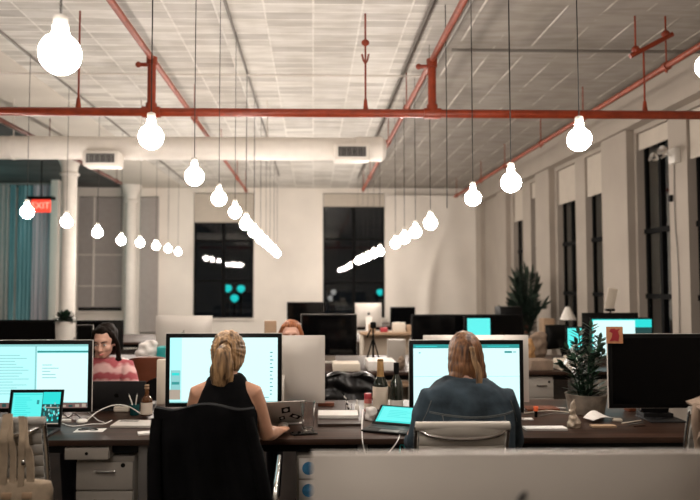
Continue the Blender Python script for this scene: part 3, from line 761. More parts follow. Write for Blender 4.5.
# ---- laptops
def laptop(label, x, y, z=DT, rz=0, w=.30, d=.205, ang=108, m=M_alu, content=None, name='laptop', logo=True, stickers=False):
    t = thing(name, label, 'laptop', (x, y, z), rz)
    bm = new(); bx(bm, (0, -d / 2, .007), (w, d, .012), None, .004); base = obj('base', bm, m, t)
    bm = new(); bx(bm, (0, -d * .40, .0135), (w * .86, d * .46, .001)); obj('keyboard', bm, M_black, base, False)
    bm = new(); bx(bm, (0, -d * .82, .0135), (w * .35, d * .27, .0008)); obj('trackpad', bm, M_steel, base, False)
    lid = bpy.data.objects.new('lid', None)
    a = R(ang - 90)
    bm = new(); bx(bm, (0, .003, d / 2), (w, .006, d), None, .0028)
    lid = obj('lid', bm, m, t, loc=(0, -.004, .014), rot=(-a, 0, 0))
    bm = new(); bx(bm, (0, -.0008, d / 2), (w - .008, .0016, d - .008), None); obj('bezel', bm, M_black, lid, False)
    bm = new(); mats = []
    cc = content or [(0, 1, 0, 1, M_screen)]
    for k, (u0, u1, v0, v1, mm) in enumerate(cc):
        if mm not in mats: mats.append(mm)
        vs = [bm.verts.new(((u - .5) * (w - .03), -.0019 - k * .00004, .018 + v * (d - .032))) for u, v in ((u0, v0), (u1, v0), (u1, v1), (u0, v1))]
        f = bm.faces.new(vs); f.material_index = mats.index(mm)
    obj('display', bm, mats, lid, False)
    if logo:
        pts, leaf = apple_logo(.014); bm = new()
        prism(bm, [(-p_, q + d * .5) for p_, q in pts], .006, .0068); prism(bm, [(-p_, q + d * .5) for p_, q in leaf], .006, .0068); obj('logo', bm, M_black, lid, False)
    return t, lid
cl = [(0, 1, 0, 1, S_dark), (.02, .63, .12, .98, S_tealb), (.03, .62, .92, .95, S_teal), (.52, .57, .62, .75, S_bar), (.64, 1, .62, 1, S_teal), (.64, 1, .5, .53, S_dock2), (0, 1, .0, .03, S_dock2)]
cl += lines(.07, .45, .2, .85, 10, S_teal)
for k in range(26):
    u = .65 + .33 * random.random(); v = .06 + .55 * random.random(); cl.append((u, u + .03, v, v + .07, random.choice([S_tealb, S_teal, S_bar, S_line])))
laptop('small open dark laptop with teal screen on the desk at left', X(35.5, 3.60), 3.615, w=.282, d=.195, m=M_alud, ang=103, content=cl)
laptop('dark closed back of laptop in front of the woman in pink', X(121, 4.15), 4.13, rz=PI, w=.36, d=.19, m=M_alud, ang=112)
# tilted teal convertible by the denim woman
ct = [(0, 1, 0, 1, S_teal), (.04, .96, .1, .95, S_tealb)] + lines(.2, .8, .3, .8, 5, S_teal, .3)
t, lid = laptop('black laptop with teal screen leaning back left of the denim woman', X(397, 3.62), 3.63, rz=R(-24), w=.285, d=.175, m=M_black, ang=155, content=ct, logo=False)
# silver laptop covered in stickers
t, lid = laptop('silver laptop with black and white stickers behind the woman\'s hand', X(276, 3.72), 3.70, rz=PI + R(14), w=.27, d=.19, ang=134, m=M_alu, logo=False)
for k, (sx, sz, sw, sh, rr) in enumerate(((-.04, .12, .045, .05, .2), (-.10, .06, .06, .03, -.5), (-.03, .05, .03, .03, .3))):
    bm = new(); bx(bm, (0, 0, 0), (sw, .0008, sh)); s_ = obj('sticker', bm, M_black, lid, False, loc=(sx, .0066, sz), rot=(0, rr, 0), label='black photo sticker')
    bm = new(); sph(bm, (0, .0006, 0), (sw * .28, .0004, sh * .3)); obj('sticker_print', bm, M_paper, s_)

# ---- people ------------------------------------------------------------------
def head_bm(bm, Mx, s=1.0):
    def S(c, r): sph(bm, [q * s for q in c], [q * s for q in r], Mx, 24)
    S((0, -.008, .022), (.074, .092, .096)); S((0, .030, -.040), (.055, .062, .068)); S((0, .062, -.088), (.024, .024, .02))
    S((.034, .058, -.030), (.026, .026, .028)); S((-.034, .058, -.030), (.026, .026, .028))
    S((0, .074, .034), (.050, .018, .020)); S((0, .085, -.066), (.020, .012, .010))
    for sx in (-1, 1): S((sx * .074, -.004, -.012), (.010, .020, .030))
    tube(bm, [Mx @ Vector([q * s for q in p]) for p in ((0, .088, .022), (0, .101, -.004), (0, .112, -.026), (0, .100, -.034))], [.008 * s, .010 * s, .014 * s, .009 * s], 10)
def hand(bm, wrist, fwd, side, thumb_side=1, curl=.35, s=1.0):
    """palm + five fingers; fwd = pointing direction, side = across the palm"""
    fwd = Vector(fwd).normalized(); side = Vector(side).normalized(); up = side.cross(fwd).normalized()
    if up.z < 0: up = -up
    w = Vector(wrist)
    tube(bm, [w - fwd * .02, w + fwd * .02 * s, w + fwd * .06 * s, w + fwd * .09 * s], [(.024 * s, .018 * s), (.030 * s, .016 * s), (.040 * s, .015 * s), (.038 * s, .012 * s)], 14)
    for k, (o, L) in enumerate(((-.030, .066), (-.010, .075), (.010, .070), (.028, .055))):
        b = w + fwd * .085 * s + side * o * s * (1 if thumb_side > 0 else -1)
        pts = [b - fwd * .01]; ang = 0; p = b
        for q in (.42, .33, .25):
            d = (fwd * math.cos(ang) - up * math.sin(ang)); p = p + d * L * q * s; pts.append(p); ang += curl
        tube(bm, pts, [.0092 * s, .009 * s, .008 * s, .0068 * s], 10); sph(bm, pts[-1], .0066 * s, n=10)
    ts = -side if thumb_side > 0 else side
    b = w + fwd * .025 * s + ts * .022 * s
    pts = [b, b + (ts * .7 + fwd * .7 - up * .15) * .035 * s, b + (ts * .75 + fwd * 1.35 - up * .3) * .045 * s]
    pts.append(pts[-1] + (fwd - up * .3 - ts * .1) * .024 * s)
    tube(bm, pts, [.013 * s, .011 * s, .0095 * s, .007 * s], 10)
def legs(bm, k=1.0, spread=.10, sh=0, knee_y=.44, feet=True, seat=.50):
    for s in (-1, 1):
        hip = Vector((s * .085, .0, seat + .02)); knee = Vector((s * spread, knee_y, seat + .0)); ank = Vector((s * spread, knee_y + .0, .09))
        tube(bm, [hip, hip.lerp(knee, .5), knee, knee + Vector((0, .02, -.04)), knee.lerp(ank, .4), ank], [.085 * k + sh, .073 * k + sh, .055 * k + sh, .052 * k + sh, .050 * k + sh, .033 * k + sh], 16)
        if feet:
            tube(bm, [ank + Vector((0, -.03, -.045)), ank + Vector((0, .04, -.05)), ank + Vector((0, .12, -.062)), ank + Vector((0, .17, -.068))], [.034, .036, .036, .02], 14)
def person_back_halter():
    # seated, back to the camera; x of her spine
    Y0 = 3.02; x0 = X(228, 3.15)
    t = thing('person', 'person with blonde ponytail and black halter top, seen from behind, hand on desk', 'person', (x0, Y0, 0))
    L = lambda p: p
    bm = new()
    # torso rings: local y forward
    loft(bm, [(0, -.01, .44, .10, .09), (0, 0, .50, .165, .115), (0, .0, .58, .160, .11), (0, .02, .70, .128, .092), (0, .045, .82, .132, .094), (0, .07, .92, .138, .094), (0, .085, .98, .132, .082), (0, .095, 1.02, .110, .068), (0, .105, 1.055, .075, .055), (0, .11, 1.085, .052, .048)], 32, 2.3)
    tube(bm, [(0, .105, 1.04), (0, .12, 1.09), (0, .14, 1.15)], [.056, .048, .048], 18)
    HM = Matrix.Translation((0, .17, 1.165)) @ Euler((R(-14), 0, R(0))).to_matrix().to_4x4()
    head_bm(bm, HM, .90)
    # right arm to the mouse, left to the keyboard
    wr = P(279, 429, 3.40) - Vector((x0, Y0, 0)); wr.z = DT + .034
    el = P(266.5, 434, 3.16) - Vector((x0, Y0, 0))
    sh = Vector((.127, .085, 1.006))
    tube(bm, [(.065, .09, 1.03), sh, sh.lerp(el, .25), sh.lerp(el, .6), el, el.lerp(wr, .3), el.lerp(wr, .7), wr], [.040, .043, .041, .037, .035, .036, .028, .022], 16)
    hand(bm, wr, (.15, 1, -.05), (1, -.15, 0), 1, .30, .95)
    sl = Vector((-.127, .085, 1.006)); ll = Vector((-.165, .16, .79)); wl = Vector((-.12, .42, DT + .036))
    tube(bm, [(-.065, .09, 1.03), sl, sl.lerp(ll, .25), sl.lerp(ll, .6), ll, ll.lerp(wl, .3), ll.lerp(wl, .7), wl], [.040, .043, .041, .037, .035, .036, .028, .022], 16)
    hand(bm, wl, (.2, 1, -.05), (1, -.2, 0), -1, .30, .95)
    legs(bm, .9, seat=.49)
    solid('body', bm, M_skin, t, .0055, 5)
    # halter top
    bm = new()
    loft(bm, [(0, -.0, .50, .150, .110), (0, 0, .58, .166, .117), (0, .02, .70, .134, .099), (0, .045, .82, .1405, .108), (0, .066, .88, .146, .112), (0, .074, .92, .145, .116), (0, .080, .96, .132, .116), (0, .088, 1.00, .116, .108), (0, .096, 1.04, .102, .092), (0, .104, 1.075, .086, .074), (0, .108, 1.092, .068, .062)], 36, 2.3)
    solid('halter_top', bm, M_blacktop, t, .006, 3, disp=lambda c: .0025 * noise.noise(c * 22))
    bm = new(); legs(bm, .93, sh=.008, feet=False, seat=.49); loft(bm, [(0, 0, .43, .15, .12), (0, 0, .50, .175, .125), (0, 0, .57, .168, .12)], 24)
    solid('trousers', bm, M_trouser, t, .010, 3)
    # hair drawn back into a ponytail
    bm = new()
    sph(bm, (0, -.020, .020), (.079, .088, .097), HM, 28); sph(bm, (0, -.035, -.03), (.070, .062, .062), HM, 24)
    sph(bm, (0, -.105, .028), (.024, .03, .024), HM, 14)
    for k in range(46):
        ph = 2 * PI * k / 46 + random.uniform(-.09, .09)
        q = [HM @ Vector((.082 * math.sin(th) * math.cos(ph), -.020 - .090 * math.cos(th), .022 + .099 * math.sin(th) * math.sin(ph))) for th in (R(95), R(70), R(48), R(28), R(12))]
        tube(bm, q, [.001, .0016 + .001 * (k % 3), .0022 + .0008 * (k % 2), .003, .003], 6)
    hb = HM @ Vector((0, -.105, .03))
    pts = smoothpts([hb, hb + Vector((-.006, -.050, -.02)), hb + Vector((-.013, -.058, -.09)), hb + Vector((-.018, -.045, -.155)), hb + Vector((-.016, -.034, -.205)), hb + Vector((-.006, -.030, -.250))], 4)
    n_ = len(pts); rs = [.020 + .022 * math.sin(min(1, k / (n_ - 1) * 1.35) * PI * .9) if k < n_ - 1 else .004 for k in range(n_)]
    rs = [max(.005, r_ * (1.0 if k < n_ * .6 else 1 - .85 * (k / n_ - .6) / .4)) for k, r_ in enumerate(rs)]
    tube(bm, pts, rs, 16, flat=.7)
    for k in range(12):
        a = -1 + 2 * k / 11
        q = smoothpts([hb + Vector((.012 * a, -.035, 0)), hb + Vector((-.008 + .040 * a, -.054, -.07)), hb + Vector((-.012 + .046 * a, -.046, -.13)), hb + Vector((-.010 + .026 * a, -.034, -.17 - .07 * random.random()))], 3)
        tube(bm, q, [.009] * (len(q) - 3) + [.007, .005, .003], 6)
    solid('hair', bm, M_blondehair, t, .0045, 5, disp=lambda c: .003 * noise.noise(Vector((c.x * 90, c.y * 90, c.z * 8))) * 1.4)
    bm = new(); hb2 = HM @ Vector((0, -.118, .032)); 
    tube(bm, [hb2 + Vector((.024 * math.cos(a), -.004, .022 * math.sin(a))) for a in [2 * PI * k / 16 for k in range(17)]], .006, 8, caps=False)
    obj('hair_tie', bm, M_blondehair, t)
    return t
person_back_halter()

def person_denim():
    Y0 = 2.95; x0 = X(464.5, 3.1)
    t = thing('person', 'person in dark denim jacket with light brown hair, seen from behind at screen', 'person', (x0, Y0, 0))
    HM = Matrix.Translation((.012, .22, 1.155)) @ Euler((R(-16), 0, R(3))).to_matrix().to_4x4()
    bm = new()
    loft(bm, [(0, -.01, .44, .10, .09), (0, 0, .50, .175, .12), (0, .0, .58, .17, .115), (0, .03, .70, .145, .10), (0, .07, .82, .155, .105), (0, .10, .92, .165, .105), (0, .125, .99, .165, .095), (0, .15, 1.035, .11, .07)], 28, 2.3)
    tube(bm, [(0, .14, 1.02), (0, .165, 1.08), (.006, .19, 1.14)], [.06, .052, .052], 18)
    head_bm(bm, HM, .93)
    arms = []
    for s in (-1, 1):
        sh = Vector((s * .165, .12, .985)); el = Vector((s * .225, .20, .80)); wr = Vector((s * .14, .50, DT + .038))
        arms.append((s, sh, el, wr))
        tube(bm, [sh, sh.lerp(el, .5), el, el.lerp(wr, .4), wr], [.045, .042, .038, .036, .025], 14)
        hand(bm, wr, (-s * .2, 1, -.05), (1, s * .2, 0), s, .3, .95)
    legs(bm, 1.0, seat=.50)
    solid('body', bm, M_skinp, t, .006, 4)
    bm = new()
    loft(bm, [(0, -.0, .53, .190, .135), (0, .0, .60, .192, .135), (0, .03, .70, .190, .130), (0, .06, .80, .196, .132), (0, .085, .88, .204, .136), (0, .105, .94, .204, .134), (0, .12, .99, .192, .126), (0, .13, 1.03, .166, .110), (0, .14, 1.06, .130, .092), (0, .15, 1.082, .092, .074)], 36, 2.4)
    for s, sh, el, wr in arms:
        sh2 = Vector((s * .152, .115, .968)); el2 = Vector((s * .208, .17, .79))
        tube(bm, [(s * .09, .12, .98), sh2, sh2.lerp(el2, .35), sh2.lerp(el2, .7), el2, Vector((s * .212, .24, .768)), el2.lerp(wr, .5) + Vector((s * .01, 0, .01)), el2.lerp(wr, .9)], [.06, .076, .074, .068, .062, .058, .050, .040], 18)
    def wr_(c):
        return .012 * noise.noise(c * 7) + .006 * noise.noise(Vector((c.x * 24, c.y * 24, c.z * 10)))
    jk = solid('denim_jacket', bm, M_denim, t, .007, 4, disp=wr_)
    # raised seams that follow the cloth
    from mathutils.bvhtree import BVHTree
    bvh = BVHTree.FromPolygons([v.co for v in jk.data.vertices], [tuple(p.vertices) for p in jk.data.polygons])
    def seam(pts2, r=.0022):
        bm = new(); q = []
        for (x, z) in pts2:
            h = bvh.ray_cast(Vector((x, -1, z)), Vector((0, 1, 0)))
            if h[0]: q.append(h[0] + Vector((0, -.0008, 0)))
        if len(q) > 1: tube(bm, q, r, 6)
        obj('seam', bm, M_seam, jk)
    seam([(-.185 + .37 * k / 30, .945 - .012 * math.sin(PI * k / 30)) for k in range(31)])
    seam([(-.185 + .37 * k / 30, .940 - .012 * math.sin(PI * k / 30)) for k in range(31)], .0014)
    for s in (-1, 1):
        seam([(s * (.135 - .05 * k / 20), .935 - .33 * k / 20) for k in range(21)])
        seam([(s * (.175 + .004 * k), .99 - .011 * k) for k in range(10)])
    bm = new(); legs(bm, 1.05, sh=.01, feet=False, seat=.50); loft(bm, [(0, 0, .43, .16, .12), (0, 0, .50, .185, .128), (0, 0, .57, .178, .122)], 24)
    solid('trousers', bm, M_trouser, t, .010, 3)
    bm = new()
    sph(bm, (0, -.020, .024), (.077, .092, .100), HM, 28)
    sph(bm, (0, -.022, -.005), (.0825, .084, .09), HM, 24); sph(bm, (0, -.022, -.045), (.086, .078, .088), HM, 24); sph(bm, (0, -.03, -.088), (.089, .058, .055), HM, 24)
    solid('hair', bm, M_lbhair, t, .005, 3, disp=lambda c: .0035 * noise.noise(Vector((c.x * 80, c.y * 80, c.z * 6))))
    bm = new(); hb = HM @ Vector((.004, -.122, .020))
    for k in range(7):
        a = -1 + 2 * k / 6
        q = smoothpts([hb + Vector((.004 * a, -.002, .01)), hb + Vector((.006 + .008 * a, -.022, -.05)), hb + Vector((.022 + .010 * a, -.034, -.10)), hb + Vector((.014 + .008 * a, -.050, -.155 - .01 * k % 3))], 4)
        tube(bm, q, [.0055] * (len(q) - 3) + [.0045, .003, .002], 6)
    sph(bm, hb, (.014, .012, .014))
    obj('hair_strands', bm, M_blondehair, t, label='thin tied lock of lighter hair')
    return t
person_denim()

def person_facing(label, px, py_top, Y, hair, top, skin, pitch, scale=1.0, hx=0, width=.16, desk_y=None, long_hair=True, lean=.0, topname='sweater'):
    x0 = X(px, Y)
    t = thing('person', label, 'person', (x0, Y + .05, 0), PI)
    zt = Z(py_top, Y)           # top of hair
    hz_ = zt - .118 * scale
    dz = hz_ - 1.16             # shift of the upper body
    HM = Matrix.Translation((hx, .14 + lean, hz_)) @ Euler((R(-pitch), 0, R(hx * 200))).to_matrix().to_4x4()
    bm = new()
    sz = 1.0 + dz
    def rz_(z): return .55 + (z - .55) * (hz_ - .55 - .10) / (1.06 - .55)
    loft(bm, [(0, -.01, .44, .10, .09), (0, 0, .50, .165, .115), (0, .0, .58, .160, .11), (0, .02, rz_(.70), .130, .095), (0, .045, rz_(.82), .145, .10), (0, .07, rz_(.92), .156, .100), (0, .085 , rz_(.98), .155, .088), (0, .095 + lean * .5, rz_(1.03), .09, .062)], 28, 2.3)
    tube(bm, [(0, .09, rz_(1.0)), (0, .105 + lean * .6, rz_(1.06)), (hx * .8, .12 + lean, hz_ - .03)], [.054, .047, .048], 16)
    head_bm(bm, HM, .92 * scale)
    arms = []
    for s in (-1, 1):
        sh = Vector((s * .155, .085, rz_(.97))); el = Vector((s * .215, .14, rz_(.97) - .20)); wr = Vector((s * .11, .36, DT + .055))
        el.z = max(el.z, DT + .055)
        arms.append((s, sh, el, wr))
        tube(bm, [sh, sh.lerp(el, .5), el, el.lerp(wr, .4), wr], [.045, .042, .038, .036, .024], 14)
        hand(bm, wr, (-s * .2, 1, -.12), (1, s * .2, 0), s, .25, .92)
    legs(bm, .95, knee_y=.40, seat=.49)
    solid('body', bm, skin, t, .006, 3)
    bm = new()
    loft(bm, [(0, 0, .50, .175, .125), (0, .0, .58, .172, .122), (0, .02, rz_(.70), .155, .115), (0, .045, rz_(.82), .165, .118), (0, .07, rz_(.92), .172, .116), (0, .085, rz_(.98), .160, .102), (0, .095 + lean * .5, rz_(1.03), .095, .074), (0, .10 + lean * .5, rz_(1.045), .07, .064)], 32, 2.3)
    for s, sh, el, wr in arms:
        tube(bm, [(s * .10, .085, rz_(.98)), sh, sh.lerp(el, .5), el, el.lerp(wr, .4), el.lerp(wr, .88)], [.05, .060, .058, .054, .048, .038], 16)
    solid(topname, bm, top, t, .007, 4, disp=lambda c: .004 * noise.noise(c * 16))
    bm = new(); legs(bm, .98, sh=.008, feet=False, knee_y=.40, seat=.49); loft(bm, [(0, 0, .43, .15, .12), (0, 0, .50, .175, .125), (0, 0, .57, .168, .12)], 24)
    solid('trousers', bm, M_trouser, t, .010, 3)
    q = scale * .92
    for s in (-1, 1):
        bm = new(); sph(bm, (s * .031 * q, .079 * q, .004 * q), (.0115 * q, .010 * q, .0048 * q), HM, 14); e = obj('eye', bm, M_eye, t)
        bm = new(); sph(bm, (s * .031 * q, .0875 * q, .003 * q), (.0052 * q, .004 * q, .0046 * q), HM, 10); obj('iris', bm, M_iris, e)
        bm = new(); tube(bm, [HM @ Vector(p) for p in ((s * .012 * q, .094 * q, .026 * q), (s * .032 * q, .091 * q, .033 * q), (s * .052 * q, .076 * q, .027 * q))], [.0022, .0028, .0015], 8); obj('eyebrow', bm, hair, t)
        bm = new(); tube(bm, [HM @ Vector(p) for p in ((s * .017 * q, .086 * q, .010 * q), (s * .031 * q, .091 * q, .0145 * q), (s * .045 * q, .081 * q, .009 * q))], [.0008, .0014, .0008], 6); obj('eyelid', bm, M_iris, t)
    bm = new(); tube(bm, [HM @ Vector(p) for p in ((-.022 * q, .088 * q, -.063 * q), (-.010 * q, .0985 * q, -.061 * q), (0, .1, -.063 * q), (.010 * q, .0985 * q, -.061 * q), (.022 * q, .088 * q, -.063 * q))], [.002, .005, .006, .005, .002], 8); obj('lips', bm, M_lip, t)
    bm = new()
    sph(bm, (0, -.026 * q, .030 * q), (.084 * q, .094 * q, .100 * q), HM, 26)
    sph(bm, (0, .010 * q, .090 * q), (.058 * q, .056 * q, .034 * q), HM, 20)
    for s in (-1, 1):
        b = HM @ Vector((s * .052 * q, .030 * q, .088 * q))
        pts = smoothpts([b, HM @ Vector((s * .080 * q, .014 * q, .03 * q)), HM @ Vector((s * .086 * q, -.005 * q, -.04 * q)), Vector((s * .088 + hx * .7, .105 + lean * .7, hz_ - .12)), Vector((s * .088 + hx * .5, .085 + lean * .5, hz_ - (.20 if long_hair else .12)))], 4)
        tube(bm, pts, [.017] * (len(pts) - 4) + [.024, .023, .018, .010], 12)
    sph(bm, (0, -.04 * q, -.05 * q), (.08 * q, .06 * q, .08 * q), HM, 20)
    solid('hair', bm, hair, t, .0055, 3, disp=lambda c: .004 * noise.noise(Vector((c.x * 80, c.y * 80, c.z * 8))) + .006 * noise.noise(c * 22))
    return t
person_facing('person with dark hair and striped pink sweater looking down at laptop', 106, 322, 4.72, M_brownhair, M_sweater, M_skinp, 20, 1.0, hx=-.034, lean=.02, long_hair=False)
person_facing('person with red hair, only forehead and eyes above a silver computer', 291.5, 319, 4.95, M_redhair, M_blacktop, M_skinp, 4, 1.0, topname='black_shirt')

# ---- chairs ------------------------------------------------------------------
def chair_base(t, m=M_chrome, seat_z=.45, seat_y=.0):
    bm = new(); tube(bm, [(0, seat_y, .10), (0, seat_y, seat_z - .03)], .025, 14)
    bx(bm, (0, seat_y, seat_z - .035), (.18, .2, .03), None, .006)
    obj('gas_column', bm, m, t)
    for k in range(5):
        a = 2 * PI * k / 5 + .3; dx, dy = math.cos(a), math.sin(a)
        bm = new(); tube(bm, [(dx * .02, seat_y + dy * .02, .115), (dx * .29, seat_y + dy * .29, .075)], [.024, .014], 10); l = obj('base_leg', bm, m, t)
        bm = new(); tube(bm, [(dx * .29 - dy * .018, seat_y + dy * .29 + dx * .018, .028), (dx * .29 + dy * .018, seat_y + dy * .29 - dx * .018, .028)], .028, 14)
        tube(bm, [(dx * .29, seat_y + dy * .29, .04), (dx * .29, seat_y + dy * .29, .08)], .010, 8); obj('caster', bm, M_black, l)
def ribbed_chair(label, x, y, rz, z_top, w=.40, dbl=False, name='office_chair', pad=M_greymesh):
    """local +Y is where the sitter faces; ribbed sling back, chrome side rails"""
    t = thing(name, label, 'chair', (x, y, 0), rz)
    zb = .50
    def prof(v):   # back line
        return Vector((0, -.20 - .07 * v + .03 * math.sin(v * PI), zb + (z_top - zb) * v))
    n = 11
    bm = new()
    nv = 88
    def f(u, v):
        p = prof(v); rib = .007 * abs(math.sin(v * n * PI)) ** .6
        c = .018 * (1 - (2 * u - 1) ** 2)
        return Vector((-w / 2 + .012 + (w - .024) * u, p.y - c - rib, p.z))
    sheet(bm, f, 10, nv, .012); obj('backrest', bm, pad, t)
    bm = new()
    def g(u, v):
        rib = .006 * abs(math.sin(v * 12 * PI)) ** .6
        return Vector((-w / 2 + .012 + (w - .024) * u, -.21 + .45 * v, .455 + rib - .03 * math.exp(-((v - 1) / .12) ** 2)))
    sheet(bm, g, 10, 96, .014); obj('seat', bm, pad, t)
    for s in (-1, 1):
        pts = [(s * w / 2, p.y - .003, p.z) for p in [prof(k / 10) for k in range(10, -1, -1)]]
        pts += [(s * w / 2, -.18, .462), (s * w / 2, -.12, .448), (s * w / 2, .22, .448), (s * w / 2, .25, .43)]
        bm = new(); tube(bm, pts, .0085, 10); obj('side_rail', bm, M_chrome, t)
    bm = new(); p = prof(1.0); tube(bm, smoothpts([(-w / 2 - .004, p.y, p.z), (-w / 4, p.y - .006, p.z + .001), (0, p.y - .008, p.z + .002), (w / 4, p.y - .006, p.z + .001), (w / 2 + .004, p.y, p.z)], 4), .017, 14); obj('top_roll', bm, pad, t)
    bm = new(); p = prof(.90); tube(bm, smoothpts([(-w / 2, p.y, p.z + .035), (-w * .38, p.y - .03, p.z + .012), (-w / 5, p.y - .042, p.z), (0, p.y - .046, p.z - .003), (w / 5, p.y - .042, p.z), (w * .38, p.y - .03, p.z + .012), (w / 2, p.y, p.z + .035)], 5), .009, 10); obj('back_brace', bm, M_chrome, t)
    chair_base(t)
    return t
ribbed_chair('cream ribbed office chair with chrome brace under the denim jacket', X(460.5, 2.72), 2.98, 0, Z(426, 2.72), w=.365, pad=mat('cream_vinyl', (.66, .61, .54), .45, noise_amt=.04))
lc = ribbed_chair('grey ribbed office chair at left with a canvas tote hung on it', X(-12, 2.62), 2.86, R(4), Z(419, 2.62), w=.42)
# tote bag hung on that chair
tx = X(15, 2.55); ty = 2.52
t = thing('tote_bag', 'tan canvas tote bag hanging from the grey chair at left', 'bag', (tx, ty, 0))
zt_ = Z(482, 2.5)
bm = new()
loft(bm, [(0, 0, zt_ - .34, .145, .035), (0, 0, zt_ - .30, .16, .05), (0, 0, zt_ - .15, .165, .055), (0.005, 0, zt_ - .03, .160, .040), (.0, 0, zt_, .155, .028), (-.01, 0, zt_ + .012, .10, .02)], 40, 3)
solid('bag_body', bm, M_canvas, t, .008, 2, disp=lambda c: .006 * noise.noise(c * 11))
ztop = Z(414, 2.58)
def strap(pts, w=.022):
    bm = new()
    q = smoothpts(pts, 5)
    vs = []
    tube(bm, q, [(w / 2 * 1.0, .002)] * len(q), 8)
    return bm
for k, (a, b, oy) in enumerate(((X(9, 2.55) - tx, X(13, 2.62) - tx, -.02), (X(19, 2.55) - tx, X(15, 2.62) - tx, .02))):
    pass
def band(xs, zs, ys, wid):      # flat strap facing the camera
    bm = new(); n_ = len(xs) - 1
    q = smoothpts(list(zip(xs, ys, zs)), 5)
    m_ = len(q) - 1
    def f(u, v):
        k = v * m_; i = min(int(k), m_ - 1); p = q[i].lerp(q[i + 1], k - i)
        return Vector((p.x + (u - .5) * wid, p.y + .003 * math.sin(v * 9), p.z))
    sheet(bm, f, 3, m_, .004); return bm
yf = -.035
def LX(px, Yy): return X(px, Yy) - tx
# straps run from the bag mouth over the chair top
bm = band([LX(7, 2.5), LX(9, 2.5), LX(11, 2.52), LX(13, 2.56)], [zt_ - .03, zt_ + .12, ztop - .06, ztop + .012], [-.03, -.03, -.03, .015], .030); obj('strap', bm, M_canvas, t)
bm = band([LX(17, 2.5), LX(17, 2.5), LX(16, 2.52), LX(15, 2.56)], [zt_ - .03, zt_ + .12, ztop - .06, ztop + .014], [-.022, -.022, -.02, .018], .022); obj('strap', bm, M_canvas, t)
bm = band([LX(26, 2.5), LX(26.5, 2.5), LX(28, 2.52), LX(27.5, 2.56)], [zt_ - .03, zt_ + .12, ztop - .06, ztop + .006], [-.03, -.03, -.02, .012], .022); obj('strap', bm, M_canvas, t)
bm = band([LX(35, 2.5), LX(33, 2.5), LX(30, 2.52), LX(28, 2.56)], [zt_ - .03, zt_ + .10, ztop - .08, ztop + .002], [-.02, -.02, -.015, .02], .028); obj('strap', bm, M_canvas, t)
bm = new(); sph(bm, (LX(29, 2.5), -.035, Z(460, 2.5)), (.008, .005, .011)); obj('metal_clip', bm, M_chrome, t)
for px in (14, 34):
    bm = new(); bx(bm, (LX(px, 2.5), -.043, zt_ - .035), (.035, .012, .022), None, .004); obj('leather_tab', bm, M_brownbox, t)

# chair with black jacket under the ponytailed woman
xc = X(208, 2.72)
t = thing('office_chair', 'black office chair of the ponytailed woman with chrome arms', 'chair', (xc, 2.92, 0))
bm = new(); bx(bm, (0, 0, .44), (.48, .46, .07), None, .03, 3); obj('seat', bm, M_blackm, t)
bm = new()
sheet(bm, lambda u, v: Vector((-.175 + .35 * u, -.215 - .05 * v + .03 * (2 * u - 1) ** 2, .47 + .42 * v)), 12, 12, .03); obj('backrest', bm, M_blackm, t)
for s in (-1, 1):
    bm = new(); tube(bm, smoothpts([(s * .235, -.10, .44), (s * .255, -.08, .56), (s * .260, -.02, .64), (s * .262, .12, .665), (s * .262, .30, .695)], 5), .011, 10); tube(bm, [(s * .262, .28, .692), (s * .245, .20, .44)], .010, 10)
    tube(bm, [(s * .18, .05, .43), (s * .27, .05, .435)], .011, 8)
    obj('armrest', bm, M_chrome, t)
chair_base(t, seat_z=.43)
t = thing('draped_jacket', 'black jacket draped over the ponytailed woman\'s chair back', 'jacket', (xc, 2.63, 0))
bm = new()
ztj = Z(405.5, 2.66)
def jf(u, v):
    # u across, v from hem at back over the top to the front
    x = (-1 + 2 * u)
    s = v * 1.25
    topz = ztj - .012 * math.sin(u * 9) - .010 * abs(x) ** 6
    if s < 1.0:
        z = .22 + (topz - .22) * s; y = -.075 + .045 * s
        y -= (.022 * math.sin(u * 15 + 2 * math.sin(s * 4)) + .014 * math.sin(u * 31 + s * 5)) * (1 - .75 * s)
    else:
        a = (s - 1) / .25
        z = topz - .30 * a * a ; y = -.030 + .11 * math.sin(min(a * 2.2, PI / 2)); 
        z = topz + .012 * math.sin(min(a * 3, PI)) - .26 * a * a
    hw = .188 + .062 * (1 - s) ** .8 + .008 * math.sin(s * 7) if s < 1 else .188
    return Vector((x * hw + .075 * max(0, 1 - s) + .012 * noise.noise(Vector((u * 3, s * 3, 1))), y + .02 * abs(x) ** 3 * 3 + .012 * noise.noise(Vector((u * 5, s * 4, 7))), z))
sheet(bm, jf, 64, 60, .012); obj('jacket_body', bm, M_jacket, t)
for s in (-1, 1):
    bm = new(); tube(bm, smoothpts([(s * .172, -.01, ztj - .04), (s * .190 + .015, -.035, ztj - .16), (s * .207 + .04, -.055, ztj - .36), (s * .215 + .06, -.065, ztj - .56)], 6), [(.028, .022)] * 6 + [(.036, .026)] * 6 + [(.038, .026)] * 7, 16)
    obj('sleeve', bm, M_jacket, t)

